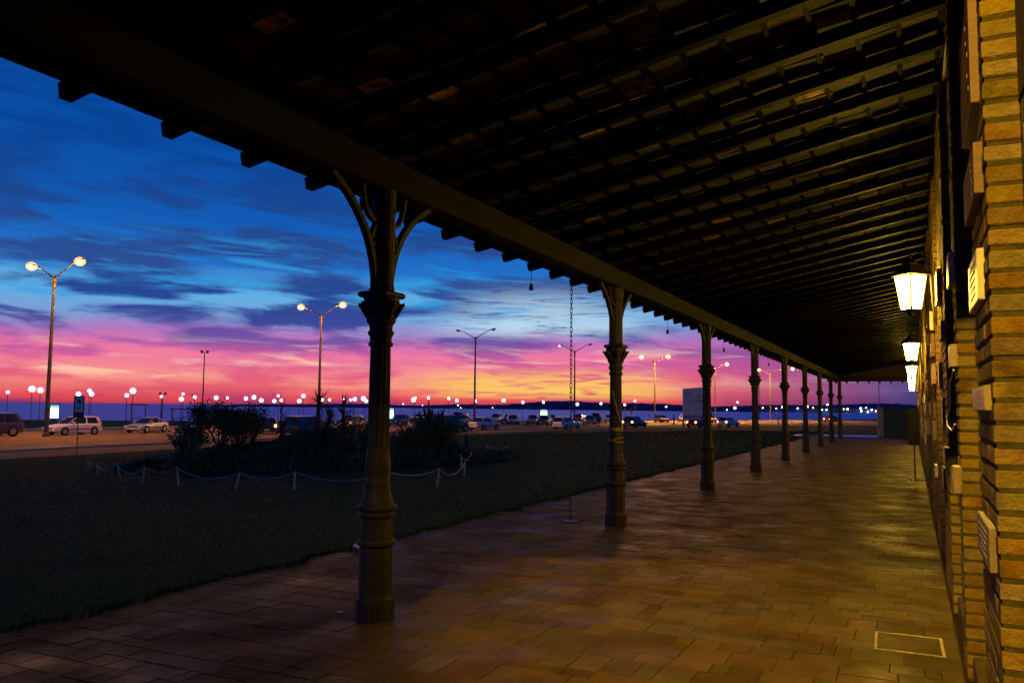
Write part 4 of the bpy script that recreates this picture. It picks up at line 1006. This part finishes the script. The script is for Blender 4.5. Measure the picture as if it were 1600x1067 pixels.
b = MB(); b.prism([(0,1.15),(3.55,1.15),(3.55,5.72),(0,5.42)], 'y', -.04, .048); bd = b.build('board', 'board', s)
b = MB(); b.box(.0,3.55,-.046,-.041,1.16,1.75); b.build('lower_band', 'ink_blue', bd)
ink = MB()
def stroke(pts, w=.05): ink.tube([(x,-.045,z) for x,z in pts], w, 4)
stroke([(.75+.34*math.cos(t), 4.35+.55*math.sin(t)) for t in np.linspace(-.4,3.5,14)], .07)
stroke([(.42,4.3),(.45,3.8),(.6,3.3),(.8,3.1),(1.0,3.35),(1.1,3.9)], .06)
stroke([(.55,2.95),(.75,2.6),(.85,2.2)], .07); stroke([(.62,4.0),(.85,3.95)], .05); stroke([(.68,3.6),(.9,3.62)], .05)
stroke([(2.1,4.7),(2.1,4.2)], .06); stroke([(1.95,4.72),(2.3,4.72)], .06); stroke([(2.4,4.7),(2.4,4.2),(2.6,4.2)], .05); stroke([(2.4,4.45),(2.6,4.45)], .05)
xx = 1.5
for k in range(7):
    stroke([(xx,3.45),(xx+.05,3.95),(xx+.14,3.95),(xx+.16,3.45)] if k % 2 else [(xx+.16,3.9),(xx,3.8),(xx,3.5),(xx+.17,3.45)], .045); xx += .26
stroke([(1.7,2.7),(3.0,2.74)], .03); stroke([(1.8,2.45),(2.8,2.48)], .03)
ink.build('drawing', 'ink', bd)
b = MB(); b.tube([(3.5,.1,3.0),(5.0,.3,0)], .06, 6); b.build('brace', 'steel_dark', s)
# beachside shelter frames and low walls near the water at left
def shelter(x, y, rz, w, h, label):
    s = empty('beach_shelter', (x,y,-1), rz, label, 'shelter', 'dark shelters by the water')
    for sx in (-1,1):
        for sy in (-1,1):
            b = MB(); b.box(sx*w-.06,sx*w+.06,sy*.9-.06,sy*.9+.06,0,h); b.build('post', 'dark_wood', s)
    b = MB(); b.prism([(-w-.4,h+.002),(w+.4,h+.002),(w+.2,h+.18),(-w-.2,h+.18)], 'y', -1.2, 1.2); b.build('roof', 'dark_wood', s)
    b = MB(); b.box(-w+.1,w-.1,-.3,.3,.4,.48); b.box(-w+.2,-w+.3,-.25,.25,0,.4); b.box(w-.3,w-.2,-.25,.25,0,.4); b.build('bench', 'dark_wood', s)
shelter(-98.5, 83.0, R(50), .9, 2.3, 'dark open shelter by the water behind the pale coupe')
shelter(-96.5, 89.6, R(50), 1.8, 1.7, 'low wide dark shelter by the water right of the pale coupe')
# ------------------------------------------------------------------ people (far off)
def person(x, y, rz, H, top, legs, label, stride=.25, lean=0.):
    root = empty('person', (x,y,gz(x,y)+.012), rz, label, 'person', None)
    k = H/1.75
    J = {'pel':(0,0,.95),'spine':(lean*.3,0,1.2),'chest':(lean*.6,0,1.38),'neck':(lean*.8,0,1.50),'head':(lean+.02,0,1.60),'crown':(lean+.02,0,1.73),
         'shL':(lean*.6,.18,1.42),'elL':(.06-stride*.4,.23,1.14),'haL':(.16-stride*.5,.22,.90),'shR':(lean*.6,-.18,1.42),'elR':(.0+stride*.3,-.23,1.14),'haR':(.16+stride*.5,-.21,.92),
         'hiL':(0,.09,.90),'knL':(stride*.55,.10,.50),'anL':(stride*.8,.10,.09),'toL':(stride*.8+.17,.11,.04),'hiR':(0,-.09,.90),'knR':(-stride*.2,-.10,.49),'anR':(-stride,-.10,.11),'toR':(-stride+.15,-.11,.04)}
    Rr = dict(pel=.13,spine=.125,chest=.14,neck=.055,head=.095,crown=.075,shL=.07,shR=.07,elL=.05,elR=.05,haL=.04,haR=.04,hiL=.09,hiR=.09,knL=.065,knR=.065,anL=.045,anR=.045,toL=.035,toR=.035)
    nm = list(J); E = [('pel','spine'),('spine','chest'),('chest','neck'),('neck','head'),('head','crown'),('chest','shL'),('shL','elL'),('elL','haL'),('chest','shR'),('shR','elR'),('elR','haR'),('pel','hiL'),('hiL','knL'),('knL','anL'),('anL','toL'),('pel','hiR'),('hiR','knR'),('knR','anR'),('anR','toR')]
    me = bpy.data.meshes.new('body'); me.from_pydata([tuple(c*k for c in J[n]) for n in nm], [(nm.index(a),nm.index(b)) for a,b in E], [])
    o = put('body', me, root); me.materials.append(MATS[top]); me.materials.append(MATS[legs]); me.materials.append(MATS['skin'])
    md = o.modifiers.new('skin','SKIN'); md.use_smooth_shade = True
    for i, n in enumerate(nm):
        sv = me.skin_vertices[0].data[i]; sv.radius = (Rr[n]*k, Rr[n]*k); sv.use_root = (n == 'pel')
    o.modifiers.new('sub','SUBSURF').levels = 1
    dg = bpy.context.evaluated_depsgraph_get(); em = bpy.data.meshes.new_from_object(o.evaluated_get(dg)); o.modifiers.clear(); o.data = em
    if len(em.materials) < 3:
        em.materials.clear()
        for q in (top, legs, 'skin'): em.materials.append(MATS[q])
    for p in em.polygons:
        z = p.center.z/k; p.material_index = 2 if z > 1.5 else (0 if z > .88 else 1)
    b = MB(); b.lathe([(.10*k,0),(.112*k,.05*k),(.10*k,.11*k),(.05*k,.15*k)], 12, Matrix.Translation(((lean+.0)*k,0,1.63*k))); b.build('hair', 'hair', root, smooth=True)
person(-29.8, 113.9, R(200), 1.78, 'cloth_red', 'cloth_dark', 'person in dark red top walking along the road edge left of the billboard', .28, .05)
person(-50.9, 173.6, R(90), 1.7, 'cloth_dark', 'cloth_dark', 'distant dark standing person by the water right of the second column', .05)
person(-20.9, 149.4, R(30), 1.72, 'cloth_brown', 'cloth_dark', 'small distant person walking between the fourth and fifth columns', .22)
person(-38.8, 108.4, R(120), 1.72, 'cloth_dark', 'cloth_dark', 'dark person standing just left of the second column by the yellow car', .08)
